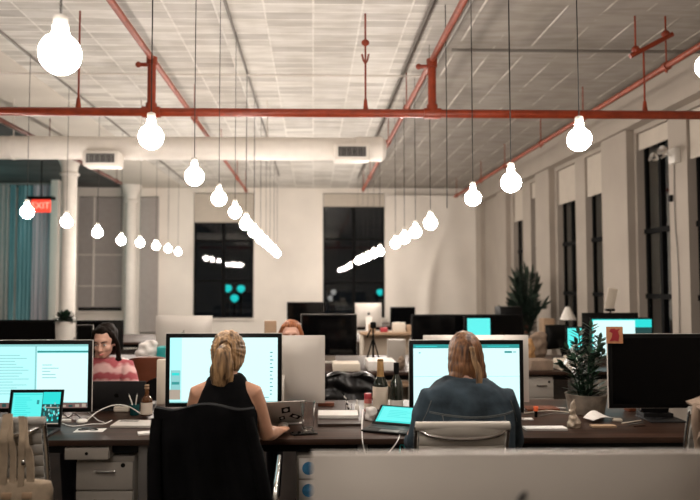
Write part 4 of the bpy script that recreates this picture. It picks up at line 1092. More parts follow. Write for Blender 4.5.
# chair with beige jacket at the right edge
xc = X(715, 3.0)
rc = ribbed_chair('grey office chair at the right edge under a beige jacket', xc, 3.14, 0, Z(412, 2.87), w=.40)
t = thing('draped_jacket', 'beige jacket crumpled over the chair at the right edge', 'jacket', (xc, 2.87, 0))
zj = Z(400, 2.87); bm = new()
def bj(u, v):
    x = -1 + 2 * u; z = zj - .02 - .17 * v - .05 * math.sin(u * 5) * v + .02 * math.sin(u * 11); y = -.055 - .05 * math.sin(v * PI) * (1 + .5 * math.sin(u * 13)) - .02 * math.sin(u * 21 + v * 6)
    if v < .12: y += (.12 - v) * .7
    return Vector((x * .20 + .012 * math.sin(v * 7), y, z))
sheet(bm, bj, 50, 30, .014)
obj('jacket_body', bm, M_beigecloth, t)
bm = new(); tube(bm, smoothpts([(-.185, -.03, zj - .02), (-.205, -.05, zj - .08), (-.195, -.05, zj - .18), (-.18, -.04, zj - .28)], 5), [(.018, .012)] * 16, 12); obj('sleeve', bm, M_beigecloth, t)
bm = new(); sph(bm, (.02, -.03, zj + .01), (.10, .05, .035)); solid('collar', bm, M_beigecloth, t, .008, 2, disp=lambda c: .012 * noise.noise(c * 18))

# ---- small things on the front bench ------------------------------------------
def on_desk(px, py):      # point of the desk top seen at a pixel
    d = RM @ Vector(((px - 350 + 700 * SHX) / F, (250 - py) / F, -1))
    k = (DT - CAM_H) / d.z
    return Vector((0, 0, CAM_H)) + d * k
def flat(name, px, py, w, d, h, rz, m, label, cat, z=0, bev=.001, group=None):
    p = on_desk(px, py); bm = new(); bx(bm, (0, 0, h / 2), (w, d, h), None, bev)
    o = obj(name, bm, m, None, False, loc=(p.x, p.y, DT + z + .0005), rot=(0, 0, rz)); return tag(o, label, cat, group)
def cable(name, pts, r, m, label, cat='cable'):
    bm = new(); tube(bm, smoothpts(pts, 8), r, 8); return tag(obj(name, bm, m), label, cat)
def dp(px, py, z=.004): p = on_desk(px, py); return Vector((p.x, min(max(p.y, YD0 + .01), YD1 - .01), DT + z))
flat('paper_sheet', 90, 430.5, .15, .085, .001, .05, M_paper, 'white paper sheet on the desk edge above the small drawer', 'paper')
t = thing('glasses', 'dark folded eyeglasses lying on the white sheet at left', 'glasses', dp(88, 431, .003))
bm = new()
for s in (-1, 1): tube(bm, [(s * .03 + .022 * math.cos(a), .014 * math.sin(a) , .004) for a in [2 * PI * k / 12 for k in range(13)]], .0016, 6, caps=False)
tube(bm, [(-.008, 0, .004), (.008, 0, .004)], .0015, 6); obj('rims', bm, M_black, t)
bm = new(); tube(bm, [(-.052, 0, .004), (.04, .016, .006)], .0016, 6); tube(bm, [(.052, 0, .004), (-.04, .020, .006)], .0016, 6); obj('temples', bm, M_black, t)
p = dp(82, 423.5, .0); t = thing('computer_mouse', 'white computer mouse with a cable at left of the desk', 'mouse', p)
bm = new(); sph(bm, (0, 0, .012), (.030, .036, .014)); obj('mouse_body', bm, M_white, t)
bm = new(); tube(bm, smoothpts([(.02, .02, .012), (.06, .07, .05), (.13, .13, .075), (.20, .18, .06), (.27, .20, .012)], 6), .0032, 8); obj('mouse_cable', bm, M_cordw, t)
cable('charger_cable', [dp(62, 424), dp(72, 427), dp(90, 425), dp(104, 424.5), dp(112, 421)], .003, M_cordw, 'white charging cable lying along the desk at left')
cable('charger_cable', [dp(84, 409), dp(92, 416), dp(98, 421), dp(104, 423)], .0025, M_cordw, 'white cable crossing to the mouse at left')
cable('charger_cable', [dp(62, 412), dp(68, 418), dp(74, 414), dp(80, 418)], .0025, M_cord, 'black cable tangle right of the small laptop')
flat('paper_note', 66, 417, .05, .04, .002, .3, M_paper, 'small white note right of the small teal laptop', 'note')
flat('power_brick', 66, 422, .05, .03, .012, .1, M_white, 'small white power brick right of the small laptop', 'charger')
p = on_desk(134, 427); 
flat('notebook', 134, 425, .21, .15, .012, -.03, M_alu, 'grey closed slim laptop under the amber bottle', 'notebook')
flat('photo_print', 130, 423, .10, .05, .001, -.03, mat('print', (.25, .23, .21), .6, noise_amt=.9, noise_scale=60), 'black and white printed card lying on the grey notebook', 'card', z=.0125)
flat('paper_stack', 148, 434, .10, .06, .010, .35, M_paper, 'white papers at desk edge left of the black jacket', 'papers')
flat('cable_box', 122, 411.5, .09, .05, .032, 0, M_label, 'long beige box behind the pen cup', 'box', bev=.008)
# pen cup
p = dp(134.5, 415, 0)
t = thing('pen_cup', 'teal glass cup holding two pens left of amber bottle', 'cup', p)
bm = new(); lathe(bm, [(.024, 0), (.027, .004), (.029, .062), (.026, .062), (.023, .006)], n=24); obj('cup', bm, mat('dark_teal_glass', (.01, .07, .075), .15), t)
for k, (dx, dy) in enumerate(((-.022, .0), (.008, .005))):
    q = thing('pen', ['white pen leaning left in the teal cup', 'pale pen standing right in the teal cup'][k], 'pen', p)
    bm = new(); tube(bm, [(dx * .15, dy, .008), (dx * .8, dy, .075), (dx * 1.5, dy, .115)], [.0035, .004, .004], 8); obj('pen_barrel', bm, M_white, q)
    bm = new(); tube(bm, [(dx * 1.5, dy, .115), (dx * 1.62, dy, .124)], [.004, .002], 8); obj('pen_cap', bm, M_steel, q)
def bottle(label, p, prof, m, lab=None, cap=None, foil=None, name='bottle'):
    t = thing(name, label, 'bottle', p)
    bm = new(); lathe(bm, prof, n=32); obj('glass_body', bm, m, t)
    if lab:
        z0, z1, r, mm = lab; bm = new(); lathe(bm, [(r - .0005, z0), (r + .0008, z0), (r + .0008, z1), (r - .0005, z1)], n=32, cap=False); obj('label', bm, mm, t)
    if cap:
        z0, z1, r0, r1, mm = cap; bm = new(); lathe(bm, [(r0, z0), (r0, z0 + .001), (r1, z1), (r1 * .6, z1 + .001)], n=24); obj('cap', bm, mm, t)
    return t
bottle('amber glass bottle with a cream label beside the pen cup', dp(146.5, 417.5, .013), [(.028, 0), (.032, .004), (.032, .082), (.028, .096), (.015, .110), (.0115, .118), (.0115, .158), (.013, .159), (.013, .166), (.010, .167)], M_amber, (.008, .074, .032, M_label), (.150, .172, .0135, .0125, M_brownbox))
# behind: white envelope leaning by display
bm = new(); c = P(163, 372, 4.35); bx(bm, (0, 0, 0), (.06, .004, .20), (R(-8), 0, 0)); 
# glass and phone
p = dp(308, 430, 0)
t = thing('pint_glass', 'empty clear pint glass right of the woman\'s hand', 'glass', p)
bm = new(); lathe(bm, [(.026, 0), (.029, .006), (.0295, .02), (.040, .150), (.0385, .150), (.0275, .024), (.026, .014)], n=36); obj('glass', bm, M_glass, t)
p2 = on_desk(304, 434); t = thing('smartphone', 'black phone lying face up below the pint glass', 'phone', (p2.x - .0, max(p2.y, YD0 + .045), DT + .0005), R(-72))
bm = new(); bx(bm, (0, 0, .0035), (.066, .128, .007), None, .003); obj('phone_body', bm, M_black, t)
bm = new(); bx(bm, (0, 0, .0073), (.060, .120, .0006)); obj('phone_screen', bm, M_screen, t, False)
p = dp(283, 428.5, 0); t = thing('computer_mouse', 'pale mouse under the hand of the ponytailed woman', 'mouse', (p.x - .0, p.y + .02, DT), 0)
bm = new(); sph(bm, (0, 0, .013), (.027, .048, .016)); obj('mouse_body', bm, M_alu, t)
flat('keyboard', 232, 424, .42, .11, .012, 0, M_white, 'white keyboard in front of the ponytailed woman', 'keyboard')
flat('paper_note', 296.5, 423, .06, .035, .002, .0, M_paper, 'small white card between the hand and the glass', 'note')
flat('magazine', 293, 408, .10, .12, .006, .1, M_blue, 'blue printed magazine below the silver computer', 'magazine')
flat('book', 339, 424, .23, .13, .014, .02, M_woode, 'dark closed book under the white paper stack', 'book')
flat('paper_stack', 338, 418.5, .225, .155, .018, -.03, M_paper, 'thick stack of white paper on a dark book', 'papers', z=.0145)
flat('wooden_box', 326, 405.5, .10, .06, .02, .0, M_leather, 'low reddish box behind the paper stack', 'box')
# straws / clear cup
p = dp(348.5, 413, .0)
t = thing('straw_cup', 'small glass with striped straws behind the paper stack', 'cup', p)
bm = new(); lathe(bm, [(.016, 0), (.018, .004), (.020, .05), (.018, .05), (.0145, .006)], n=20); obj('glass', bm, M_glass, t)
for k, dx in enumerate((-.030, -.022)):
    bm = new(); q0 = Vector((.004 + k * .004, 0, .008)); q1 = Vector((dx, .004 * k, .115 - .01 * k)); mats = [M_paper, M_black]
    for j in range(8):
        a, b = q0.lerp(q1, j / 8), q0.lerp(q1, (j + 1) / 8); nf = len(bm.faces); tube(bm, [a, b], .0034, 8)
        bm.faces.ensure_lookup_table()
        for f in bm.faces[nf:]: f.material_index = j % 2
    obj('straw', bm, mats, t)
p = dp(357, 414, 0); t = thing('squeeze_bottle', 'tiny white dropper bottle between straws and red jar', 'bottle', p)
bm = new(); lathe(bm, [(.012, 0), (.014, .003), (.014, .045), (.008, .055), (.006, .056)], n=20); obj('bottle_body', bm, M_white, t)
bm = new(); lathe(bm, [(.006, .056), (.006, .060), (.002, .085)], n=14); obj('nozzle', bm, M_white, t)
p = dp(368, 411.5, 0); t = thing('spice_jar', 'small jar with dark red lid beside the champagne bottle', 'jar', p)
bm = new(); lathe(bm, [(.020, 0), (.023, .004), (.023, .072), (.019, .080)], n=24); obj('jar_body', bm, mat('pinkish_jar', (.42, .12, .10), .3, noise_amt=.4, noise_scale=30), t)
bm = new(); lathe(bm, [(.0225, .078), (.0225, .105), (.021, .107)], n=24); obj('lid', bm, M_redlid, t)
bm = new(); lathe(bm, [(.0226, .02), (.0238, .02), (.0238, .05), (.0226, .05)], n=24, cap=False); obj('label', bm, M_label, t)
bottle('champagne bottle with gold foil neck and cream label', dp(380.5, 411.5, 0), [(.040, 0), (.045, .005), (.045, .155), (.040, .175), (.022, .208), (.016, .225), (.0155, .29), (.018, .292), (.018, .305), (.014, .307)], M_greenglass, (.02, .15, .0456, M_label), (.203, .312, .0225, .0175, M_gold), name='wine_bottle')
bottle('dark green wine bottle with black cap beside the champagne', dp(396.5, 412, 0), [(.034, 0), (.040, .005), (.040, .14), (.034, .175), (.018, .21), (.0145, .225), (.0145, .27), (.016, .272), (.016, .288)], M_greenglass, (.03, .075, .040, M_paper), (.225, .291, .0165, .0165, M_blackm), name='wine_bottle')
p = dp(371, 420, 0); t = thing('paper_cup', 'crumpled white paper bag left of the teal laptop', 'bag', p)
bm = new(); loft(bm, [(0, 0, 0, .030, .026), (0, 0, .03, .034, .028), (0.004, 0, .055, .032, .024), (.0, 0, .07, .026, .014)], 20); solid('bag', bm, M_beigecloth if False else M_paper, t, .004, 1, disp=lambda c: .008 * noise.noise(c * 40))
p = dp(378, 407, 0); t = thing('gift_ribbon', 'gold twist of ribbon hanging by the champagne bottle', 'ribbon', (p.x - .01, p.y - .09, DT + .0))
bm = new(); tube(bm, smoothpts([(-.035, 0, .075), (-.01, -.01, .085), (.01, 0, .08), (.012, 0, .05), (.008, 0, .004)], 5), [(.008, .002)] * 21, 8); obj('ribbon', bm, M_gold, t)
bm = new()
tube(bm, smoothpts([dp(363, 413, .02), dp(362, 425, .005), Vector((X(362, 3.37), 3.365, DT - .005)), Vector((X(365, 3.36), 3.355, DT - .08)), Vector((X(367, 3.36), 3.36, DT - .2))], 6), .0028, 8)
tag(obj('charger_cable', bm, M_cordw), 'white cable dropping over the desk edge beside the paper stack', 'cable')
bm = new(); tube(bm, smoothpts([dp(401, 430, .004), Vector((X(397, 3.37), 3.365, DT - .004)), Vector((X(388, 3.36), 3.355, DT - .06)), Vector((X(372, 3.36), 3.36, DT - .14)), Vector((X(362, 3.36), 3.37, DT - .2))], 6), .0028, 8)
tag(obj('charger_cable', bm, M_cordw), 'white cable sagging from the teal laptop down the desk edge', 'cable')
p = P(403, 452, 3.38); bm = new(); tube(bm, smoothpts([(p.x - .012, 3.40, p.z - .05), (p.x - .012, 3.40, p.z + .02), (p.x, 3.40, p.z + .032), (p.x + .014, 3.40, p.z + .015), (p.x + .014, 3.40, DT - .028)], 5), .004, 8)
tag(obj('headphone_cord', bm, M_teal), 'teal looped cord hanging under the desk beside the cream chair', 'cord')
# right part of the bench
flat('paper_stack', 545, 429.5, .215, .07, .012, 0, M_paper, 'white letters stacked at the desk edge right of denim sleeve', 'papers')
flat('paper_note', 527, 419.5, .06, .05, .006, 0, M_paper, 'small white pad beside the orange capped marker', 'note')
p = dp(536, 417, 0); t = thing('glue_stick', 'orange capped stick standing near the denim sleeve', 'marker', p)
bm = new(); lathe(bm, [(.008, 0), (.009, .002), (.009, .035)], n=16); obj('tube', bm, M_black, t)
bm = new(); lathe(bm, [(.0135, .035), (.0135, .058), (.012, .060)], n=16); obj('cap', bm, M_orange, t)
for k, (a, b) in enumerate((((522, 410), (566, 409)), ((524, 414), (570, 413)), ((540, 417), (568, 415)))):
    bm = new(); tube(bm, smoothpts([dp(*a), dp((a[0] + b[0]) / 2, (a[1] + b[1]) / 2 - 1.5, .008), dp(*b)], 5), .003, 8)
    tag(obj('charger_cable', bm, [M_cordw, M_label, M_conduit][k]), ['white cable strung behind the orange capped stick', 'cream cable in front of the stone planter', 'grey cable lowest behind the white letters'][k], 'cable')
flat('notebook', 540, 409, .20, .12, .01, .05, M_leather, 'brown notebook under cables right of the denim woman', 'notebook')
# stone planter with a dark glossy plant
p = dp(586.5, 413, 0); 
t = thing('potted_plant', 'dark leafy plant in a rough stone planter beside the black display', 'plant', p)
rp = .119
bm = new(); lathe(bm, [(rp * .80, 0), (rp * .84, .004), (rp * .98, .10), (rp, .115), (rp * .93, .115), (rp * .90, .09)], n=36); obj('planter', bm, M_pot, t)
bm = new(); lathe(bm, [(rp * .90, .085), (rp * .91, .095), (.02, .10)], n=24); obj('soil', bm, M_soil, t)
def leaf_face(bm, base, d, up, L, W):
    d = d.normalized(); s = d.cross(up).normalized(); u2 = s.cross(d).normalized()
    prev = None
    prof = [(0, .15), (.25, .8), (.5, 1.0), (.75, .75), (1.0, .02)]
    rows = []
    for q, w in prof:
        c = base + d * L * q - u2 * (L * .18 * q * q)
        rows.append((bm.verts.new(c - s * W * w), bm.verts.new(c - u2 * W * .18 * w), bm.verts.new(c + s * W * w)))
    for a, b in zip(rows, rows[1:]):
        bm.faces.new((a[0], a[1], b[1], b[0])); bm.faces.new((a[1], a[2], b[2], b[1]))
rnd = random.Random(3)
bml = new(); bms = new()
top_pts = [(-.10, .0, .30), (-.03, .02, .40), (.035, .0, .44), (.09, .01, .36), (.06, -.04, .33), (-.07, -.03, .24), (.11, .03, .26), (-.12, .03, .20), (.0, -.05, .28), (-.03, .05, .33)]
for (tx_, ty_, tz_) in top_pts:
    b0 = Vector((tx_ * .3, ty_ * .3, .095)); e = Vector((tx_, ty_, .095 + tz_ * .92)); mid = b0.lerp(e, .5) + Vector((tx_ * -.1, 0, .03))
    st = smoothpts([b0, mid, e], 6); tube(bms, st, [.0055 - .003 * k / (len(st) - 1) for k in range(len(st))], 6)
    for k in range(3, len(st)):
        for s in (-1, 1):
            tdir = (st[k] - st[k - 1]).normalized(); a = rnd.uniform(-.6, .6)
            side = Vector((math.cos(a) * s, math.sin(a) * s, 0)); leaf_face(bml, st[k], side * .8 + tdir * .7, tdir, rnd.uniform(.052, .072), .0165)
    leaf_face(bml, st[-1], (st[-1] - st[-2]), Vector((0, -1, .2)), .05, .012)
# low broad leaves over the rim
for k in range(46):
    a = rnd.uniform(0, 2 * PI); r0 = rnd.uniform(.01, .085)
    leaf_face(bml, Vector((r0 * math.cos(a), r0 * math.sin(a), rnd.uniform(.10, .15))), Vector((math.cos(a), math.sin(a), rnd.uniform(.1, 1.0))), Vector((0, 0, 1)), rnd.uniform(.06, .10), .017)
obj('foliage', bml, M_leaf, t); obj('stems', bms, M_leaf, t)
# knotted plastic bag
p = dp(574.5, 427.5, 0); t = thing('snack_bag', 'small twisted clear bag standing before the stone planter', 'bag', p)
bm = new(); loft(bm, [(0, 0, 0, .034, .026), (0, 0, .025, .038, .030), (-.002, 0, .045, .028, .022), (-.008, 0, .065, .016, .013), (-.010, 0, .09, .020, .010), (-.004, 0, .125, .012, .006), (.0, 0, .150, .004, .003)], 20)
solid('bag', bm, mat('bag_plastic', (.42, .34, .26), .25, noise_amt=.5, noise_scale=35), t, .004, 1, disp=lambda c: .008 * noise.noise(c * 45))
p = on_desk(599, 421); bm = new()
def env(u, v): return Vector((-.075 + .15 * u, -.04 + .08 * v + .012 * u, .004 + .024 * math.sin(u * PI) * (.4 + v) ))
sheet(bm, env, 14, 8, .0015); o = obj('envelope', bm, M_paper, loc=(p.x, p.y, DT + .012), rot=(0, 0, .35)); tag(o, 'white bent envelope in front of the stone planter', 'envelope')
flat('wallet', 603, 427, .13, .05, .010, .05, M_brownbox, 'tan wallet under the bent envelope', 'wallet')
flat('tissue_pack', 617, 421, .05, .04, .014, -.2, M_label, 'small cream packet right of the bent envelope', 'packet', bev=.004)
flat('trinket_box', 630, 411, .05, .05, .03, .2, M_leather, 'small brown trinket box below the dark display', 'box', bev=.004)
flat('paper_note', 628, 409, .04, .03, .003, .4, M_paper, 'cream scrap lying on the brown trinket box', 'note', z=.031)
flat('display_dock', 655, 417, .17, .09, .028, 0, M_alud, 'grey block standing in front of the dark display foot', 'dock', bev=.003)
for k in range(3):
    cable('pencil', [dp(622 + 6 * k, 424 + k * 1.5), dp(641 + 2 * k, 421 + 2.5 * k)], .0035, [M_label, M_steel, M_woode][k], ['cream pencil lying nearest the dark display', 'steel pen lying between two pencils at right', 'dark pencil lowest on the right desk edge'][k], 'pencil')

# ================================================================== MID AND FAR ROOM
desk('second walnut bench desk behind the facing people on the left', -3.6, -.25, 6.0, 7.4, nleg=3)
desk('second bench desk behind the bottles and the planter on the right', -.05, 3.5, 5.9, 7.3, nleg=4)
desk('third bench desk in the middle of the room on the left', -3.4, -.3, 9.0, 10.4, nleg=3)
desk('third bench desk in the middle of the room on the right', .1, 3.5, 9.0, 10.4, nleg=3)
desk('farthest bench desk before the far right window', .2, 3.4, 12.3, 13.6, nleg=3)
def mon2(label, px0, px1, py_top, Y, front=True, black=True, content=None, H=None, z=DT, name='desktop_display', rz=None, logo=True):
    xa, xb = X(px0, Y), X(px1, Y); w = xb - xa; zt = Z(py_top, Y)
    h = H or w * .62; bottom = max(.02, zt - z - h)
    if zt - z - h < .02: h = zt - z - .02
    return monitor(name, label, (xa + xb) / 2, Y, z, (0 if front else PI) if rz is None else rz, w=w, h=h, bottom=bottom, content=content, black=black, bez=.015, logo=logo)
mon2('black display at the far left edge above the glowing screen', -18, 58, 319.5, 6.3)
mon2('black display half hidden behind the dark haired woman', 77, 124, 320, 6.9)
mon2('small grey display behind the dark haired woman\'s head', 77.5, 94, 324.5, 6.1, black=False, H=.2)
bm = new()
mon2('silver back of a smaller desktop computer behind the amber bottle', 156.5, 213, 315.5, 6.45, front=False, black=False, H=.40)
mon2('dark display low against the far wall left of the window', 287, 323, 302, 9.6, H=.3)
mon2('black display with silver top edge mirroring the lamps', 301, 357, 314, 6.6, black=False, H=.40)
mon2('distant silver back of desktop computer below the right far window', 355, 381.5, 303, 9.5, front=False, black=False, H=.33)
mon2('small distant black display right of the far silver computer', 390, 415, 307, 10.0, H=.27)
mon2('black display behind and left of the denim woman\'s head', 411, 465, 314.5, 6.9)
mon2('black display with a lit cyan window above the denim woman', 463, 523, 314.5, 6.7, content=[(0, 1, 0, 1, M_screen), (.04, .44, .42, .93, S_tealb)])
mon2('dark back of a display left of the planter leaves', 543, 568, 325, 7.0, front=False, H=.25, rz=PI + R(14))
mon2('small lit cyan display half hidden by the planter leaves', 565, 582, 327, 6.55, content=[(0, 1, 0, 1, S_tealb)], H=.23)
mon2('grey back of a display rising behind the cyan lit display', 581, 637, 313, 7.0, front=False, black=True, H=.42, name='desktop_display')
mon2('bright cyan white display behind the planter leaves', 589.5, 652, 318, 6.35, content=[(0, 1, 0, 1, S_teal), (.02, .72, .0, .97, S_white), (.72, 1, .0, .78, S_dark)], H=.37)
# planter with tuft, on second bench
p = Vector((X(65.5, 6.1), 6.1, DT)); zt = Z(321, 6.1)
t = thing('potted_plant', 'small bushy plant in a white pot before the near column', 'plant', p)
hp = zt - DT
bm = new(); lathe(bm, [(.055, 0), (.065, .01), (.08, hp), (.07, hp), (.065, hp - .03)], n=28); obj('pot', bm, M_white, t)
bm = new()
for k in range(300):
    a = rnd.uniform(0, 2 * PI); e = rnd.uniform(.05, 1.4); d = Vector((math.cos(a) * math.cos(e), math.sin(a) * math.cos(e), math.sin(e)))
    leaf_face(bm, Vector((0, 0, hp - .015)) + d * rnd.uniform(.02, .085), d, Vector((0, 0, 1)), .045, .013)
obj('foliage', bm, M_leaf, t)
# pale stuff on the second left bench
def crumple(name, px, py, Y, s, m, label, cat, z=DT):
    p = P(px, py, Y); t = thing(name, label, cat, (p.x, Y, z)); bm = new()
    sph(bm, (0, 0, s[2] * .95), s); sph(bm, (s[0] * .4, 0, s[2] * 1.4), [q * .6 for q in s])
    solid(name + '_body', bm, m, t, max(s) / 14, 1, disp=lambda c: max(s) * .22 * noise.noise(c * (2.2 / max(s))))
    return t
crumple('plastic_bag', 147, 350, 6.15, (.095, .06, .13), M_paper, 'crumpled white plastic bag before the smaller silver computer', 'bag')
flat_ = lambda name, px0, px1, py0, py1, Y, dd, m, label, cat, z=DT, bev=.004: tag(obj(name, (lambda b: (b2(b, X(px0, Y), X(px1, Y), Y, Y + dd, z + .0005, max(z + .02, Z(py0, Y)), bev), b)[1])(new()), m), label, cat)
flat_('storage_box', 157.5, 168, 347, 356, 6.05, .15, M_teal, 'teal box under the smaller silver computer', 'box')
crumple('tissue', 122, 356, 6.05, (.07, .05, .055), M_paper, 'white tissue heap right of the dark haired woman', 'tissue')
crumple('paper_bag', 104, 356, 6.1, (.05, .05, .045), M_brownbox, 'tan paper bag behind the dark haired woman', 'bag')
flat_('storage_box', 264.5, 276.5, 321, 331, 6.9, .08, M_brownbox, 'small tan box left of the redhead', 'box')
# leather chair
t = thing('armchair', 'brown leather chair back left of the glowing white display', 'chair', (X(151, 5.6), 5.62, 0))
bm = new(); zt = Z(356, 5.56)
sheet(bm, lambda u, v: Vector((-.14 + .28 * u + .0 * v, -.02 - .03 * (1 - (2 * u - 1) ** 2) - .06 * v, .42 + (zt - .42) * v - .015 * abs(2 * u - 1) ** 4 * v)), 14, 12, .045); obj('backrest', bm, M_leather, t)
bm = new(); bx(bm, (0, .22, .42), (.46, .46, .08), None, .03, 3); obj('seat', bm, M_leather, t)
for sx in (-1, 1):
    for sy in (.03, .4):
        bm = new(); tube(bm, [(sx * .2, sy, .39), (sx * .22, sy, 0)], [.018, .012], 10); obj('leg', bm, M_woode, t)
bm = new(); bx(bm, (0, 0, .0), (.062, .003, .225), (0, 0, 0)); c = P(163, 372.5, 4.40)
t = thing('desk_organizer', 'cream upright folder beside the left edge of the white display', 'folder', (X(163, 4.38), 4.38, DT))
bm = new(); zt = Z(359, 4.38) - DT; bx(bm, (0, .0, zt / 2), (.055, .05, zt), None, .003); obj('folder', bm, M_label, t)
# dark round shape (chair) right of the bottle
t = thing('office_chair', 'black rounded chair back behind the amber bottle', 'chair', (X(160, 4.98), 4.98, 0))
bm = new(); zt = Z(378, 4.9); sheet(bm, lambda u, v: Vector((-.13 + .26 * u, -.04 * (1 - (2 * u - 1) ** 2), .5 + (zt - .5) * v - .10 * (2 * u - 1) ** 2 * v)), 14, 10, .03); obj('backrest', bm, M_blackm, t)
bm = new(); bx(bm, (0, .2, .44), (.42, .42, .06), None, .025, 3); obj('seat', bm, M_blackm, t); chair_base(t, M_black, .43, .2)
# chair with a black leather jacket behind the bottles
t = thing('office_chair', 'dark chair behind the bottles carrying a black leather jacket', 'chair', (X(350, 5.15), 5.15, 0))
bm = new(); zt = Z(381, 5.1); sheet(bm, lambda u, v: Vector((-.17 + .34 * u, -.03 * (1 - (2 * u - 1) ** 2), .5 + (zt - .5) * v)), 14, 10, .03); obj('backrest', bm, M_blackm, t)
bm = new(); bx(bm, (0, .22, .44), (.44, .42, .06), None, .025, 3); obj('seat', bm, M_blackm, t); chair_base(t, M_black, .43, .2)
t = thing('draped_jacket', 'shiny black jacket heaped on the chair behind the champagne', 'jacket', (X(349, 5.1), 5.08, 0)); M_shiny = mat('black_leather', (.012, .011, .011), .38, noise_amt=.3, noise_scale=10, bump=.8)
bm = new(); zj = Z(372, 5.08)
def kf(u, v):
    x = -1 + 2 * u; zt = zj - .012 + .012 * math.sin(u * 9) - .035 * abs(x) ** 3
    if v < .75: s = v / .75; return Vector((x * (.185 + .02 * (1 - s)), -.075 + .03 * s - .025 * math.sin(u * 12 + 3 * s) - .015 * math.sin(s * 16 + u * 5), .56 + (zt - .56) * s))
    a = (v - .75) / .25; return Vector((x * .18, -.045 + .15 * a, zt + .02 * math.sin(a * PI) - .09 * a * a))
sheet(bm, kf, 40, 40, .012); obj('jacket_body', bm, M_shiny, t)
# things on the second right bench (Y 5.9 .. 7.3)
flat_('paper_tray', 368, 396, 362, 372, 5.98, .35, M_paper, 'pile of white papers on the bench behind the bottles', 'papers')
flat_('paper_stack', 333, 360, 364, 372, 5.95, .25, M_label, 'pale flat papers on the bench above the black jacket', 'papers')
flat_('monitor_riser', 388, 405, 340, 366, 6.45, .12, M_ped, 'pale square box behind the dark wine bottle', 'box')
crumple('paper_bag', 401, 360, 6.1, (.03, .03, .06), M_beigecloth, 'crumpled tan bag beside the pale square box', 'bag')
flat_('wooden_crate', 382, 411, 325, 338, 8.9, .3, M_beigecloth, 'tan crate on the far bench left of the black display', 'crate', z=1.0) if False else None
t = thing('shelf_unit', 'low cream shelf with bits of clutter below the far window', 'shelf', (X(388, 8.6), 8.5, 0))
xa, xb = X(361, 8.5) - t.location.x, X(413, 8.5) - t.location.x; zt = Z(333, 8.5)
for k, z_ in enumerate((.25, .55, zt)):
    bm = new(); bx(bm, ((xa + xb) / 2, .15, z_ - .015), (xb - xa, .3, .03), None, .003); obj('shelf_board', bm, M_brownbox, t)
for x_ in (xa + .015, xb - .015):
    bm = new(); bx(bm, (x_, .15, zt / 2 - .02), (.03, .29, zt - .035)); obj('side_panel', bm, M_label, t)
bm = new(); bx(bm, ((xa + xb) / 2, .295, zt / 2 - .02), (xb - xa - .06, .01, zt - .05)); obj('back_panel', bm, M_label, t)
for k, (px, w_, h_, m_, nm, lb) in enumerate(((372, .08, .10, M_brownbox, 'storage_box', 'tan box at the left end of the low far shelf'), (384, .09, .055, M_redlid, 'storage_box', 'red box on the low far shelf'), (399, .16, .12, M_label, 'storage_box', 'cream box in the middle of the low far shelf'), (409, .06, .09, M_brownbox, 'storage_box', 'tan box at the right end of the low far shelf'))):
    bm = new(); bx(bm, (X(px, 8.6), 8.65, zt + h_ / 2 + .0005), (w_, .1, h_), None, .006); tag(obj(nm, bm, m_), lb, 'box')
# little black tripod figure
Yt = 6.55; xt = X(373, Yt); zt = Z(322, Yt)
t = thing('camera_tripod', 'small black tripod standing on the bench behind the bottles', 'tripod', (xt, Yt, DT))
H_ = zt - DT
bm = new(); tube(bm, [(0, 0, .01), (0, 0, H_ - .06)], .010, 8); obj('centre_pole', bm, M_blackm, t)
for k in range(3):
    a = 2 * PI * k / 3 + .5; bm = new(); tube(bm, [(0, 0, H_ * .62), (.08 * math.cos(a), .08 * math.sin(a), .004)], .007, 8); obj('leg', bm, M_blackm, t)
bm = new(); bx(bm, (0, 0, H_ - .03), (.055, .04, .06), None, .01); tube(bm, [(-.02, 0, H_ - .07), (-.06, 0, H_ - .15)], .008, 8); obj('head', bm, M_blackm, t)
# clutter and cups on the right bench
crumple('gift_bag', 529, 345, 6.25, (.05, .05, .13), mat('ochre_paper', (.40, .22, .09), .7, noise_amt=.5, noise_scale=16), 'ochre crumpled bag right of the denim woman\'s display', 'bag')
crumple('cloth_bundle', 537, 350, 6.6, (.10, .06, .15), M_beigecloth, 'beige cloth bundle behind the ochre bag', 'cloth')
for k, (px, Yc, hc, m_, lb) in enumerate(((548, 6.12, .075, M_white, 'white mug on the bench left of the planter, leftmost of two'), (555, 6.2, .07, M_label, 'cream mug just right of the white mug'), (566, 6.28, .10, M_label, 'cream tumbler left of the planter leaves'), (572, 6.36, .09, M_leather, 'brown tumbler beside the cream tumbler'))):
    t = thing('mug', lb, 'mug', (X(px, Yc), Yc, DT))
    bm = new(); lathe(bm, [(.028, 0), (.032, .004), (.034, hc), (.030, hc), (.027, .008)], n=22); obj('cup_body', bm, m_, t)
    bm = new(); tube(bm, [(.032 + .018 * math.sin(a), 0, hc / 2 + .022 * math.cos(a)) for a in [PI * q / 8 for q in range(9)]], .004, 8); obj('handle', bm, m_, t)
flat_('paper_tray', 530, 552, 361, 368, 5.97, .2, M_beigecloth, 'tan papers at the bench edge over the far pedestal', 'papers')
flat_('paper_stack', 560, 584, 361, 368, 5.96, .2, M_label, 'cream papers at the bench edge left of the planter', 'papers')
xa, xb = X(527, 5.92), X(552.5, 5.92)
pedestal('white two drawer pedestal below the bench left of the planter', (xa + xb) / 2, 5.94, xb - xa, Z(378, 5.92), .5, nd=4)
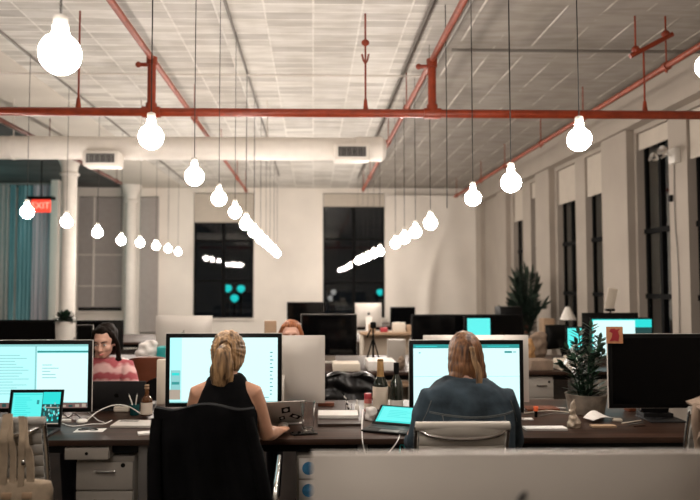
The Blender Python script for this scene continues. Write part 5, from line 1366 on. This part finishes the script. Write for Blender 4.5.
# right hand window side: lamp, tablet, cushion
p = P(568, 322, 9.3)
t = thing('table_lamp', 'small table lamp with white cone shade near the windows', 'lamp', (p.x, 9.3, DT))
zb = Z(320, 9.3) - DT; zt = Z(307, 9.3) - DT
bm = new(); lathe(bm, [(.11, zb), (.03, zt), (.026, zt), (.105, zb)], n=28, cap=False); obj('lamp_shade', bm, M_white, t)
bm = new(); lathe(bm, [(.06, 0), (.06, .015), (.012, .03), (.010, zb + .05)], n=20); obj('lamp_base', bm, M_black, t)
flat_('cushion', 543, 554, 319, 327, 9.3, .2, M_brownbox, 'tan box left of the small cone lamp', 'box')
c = P(611, 299, 7.15)
t = thing('tablet_stand', 'cream tablet tilted on a dark stand in front of the windows', 'tablet', (c.x, 7.15, DT))
zc = c.z - DT
bm = new(); bx(bm, (0, 0, zc), (.10, .012, .23), (0, R(12), 0), .004); obj('tablet', bm, M_label, t)
bm = new(); tube(bm, [(0, .02, 0), (0, .02, zc - .1)], .01, 8); bx(bm, (-.01, .01, zc - .115), (.1, .04, .03), None, .008); bx(bm, (0, .02, .006), (.14, .1, .012)); obj('stand', bm, M_black, t)
# palm by the windows
Yp = 10.9; xp = X(525, Yp)
t = thing('potted_palm', 'tall dark palm in a pot before the far right windows', 'plant', (xp, Yp, 0))
bm = new(); lathe(bm, [(.16, 0), (.19, .02), (.22, .36), (.19, .36), (.17, .3)], n=28); obj('pot', bm, M_black, t)
bm = new()
for k in range(34):
    a = rnd.uniform(0, 2 * PI); hgt = rnd.uniform(.75, 1.5); out = rnd.uniform(.12, .52) * (1.25 - hgt / 1.9)
    base = Vector((0, 0, .35 + .5 * rnd.random())); out *= .66; tip = Vector((min(.30, math.cos(a) * out), math.sin(a) * out, .30 + hgt * .90))
    st = smoothpts([base, base.lerp(tip, .5) + Vector((0, 0, .12)), tip], 6)
    for j in range(3, len(st)):
        for s in (-1, 1):
            td = (st[j] - st[j - 1]).normalized(); side = Vector((-math.sin(a) * s, math.cos(a) * s, 0))
            leaf_face(bm, st[j], side * .7 + td * .9 + Vector((0, 0, -.25)), td, .20, .017)
    tube(bm, st, .006, 5)
    leaf_face(bm, st[-1], st[-1] - st[-2], Vector((0, -1, 0)), .24, .02)
obj('fronds', bm, M_palm, t)
bm = new(); tube(bm, [(0, 0, .3), (.01, 0, .9)], [.05, .03], 10); obj('trunk', bm, M_leather, t)
# small items on the black displays' shelf and beyond
crumple('desk_toy', 489, 312, 9.3, (.05, .04, .12), M_label, 'pale ornament beyond the cyan lit display', 'ornament')
flat_('storage_box', 500, 522, 307, 316, 9.4, .3, M_black, 'dark box on the far bench beside the palm', 'box')
flat_('storage_box', 440, 452, 318, 330, 9.2, .2, M_label, 'pale box behind the black display far bench', 'box') if False else None

# ================================================================== LIGHT
w = bpy.data.worlds.new('night'); bpy.context.scene.world = w; w.use_nodes = True
w.node_tree.nodes['Background'].inputs['Color'].default_value = (.004, .005, .006, 1); w.node_tree.nodes['Background'].inputs['Strength'].default_value = 1
def lamp_pt(name, loc, col, e, r=.15):
    l = bpy.data.lights.new(name, 'POINT'); l.energy = e; l.color = col; l.shadow_soft_size = r
    o = bpy.data.objects.new(name, l); C.objects.link(o); o.location = loc; return o
lamp_pt('added_teal_light', (-7.3, 13.6, 2.6), (.15, .95, 1), 30)  # added point light without a fixture, spilling teal into the far left
sc = bpy.context.scene
sc.view_settings.view_transform = 'Standard'; sc.view_settings.look = 'None'; sc.view_settings.exposure = 0; sc.view_settings.gamma = 1
sc.view_settings.use_curve_mapping = False
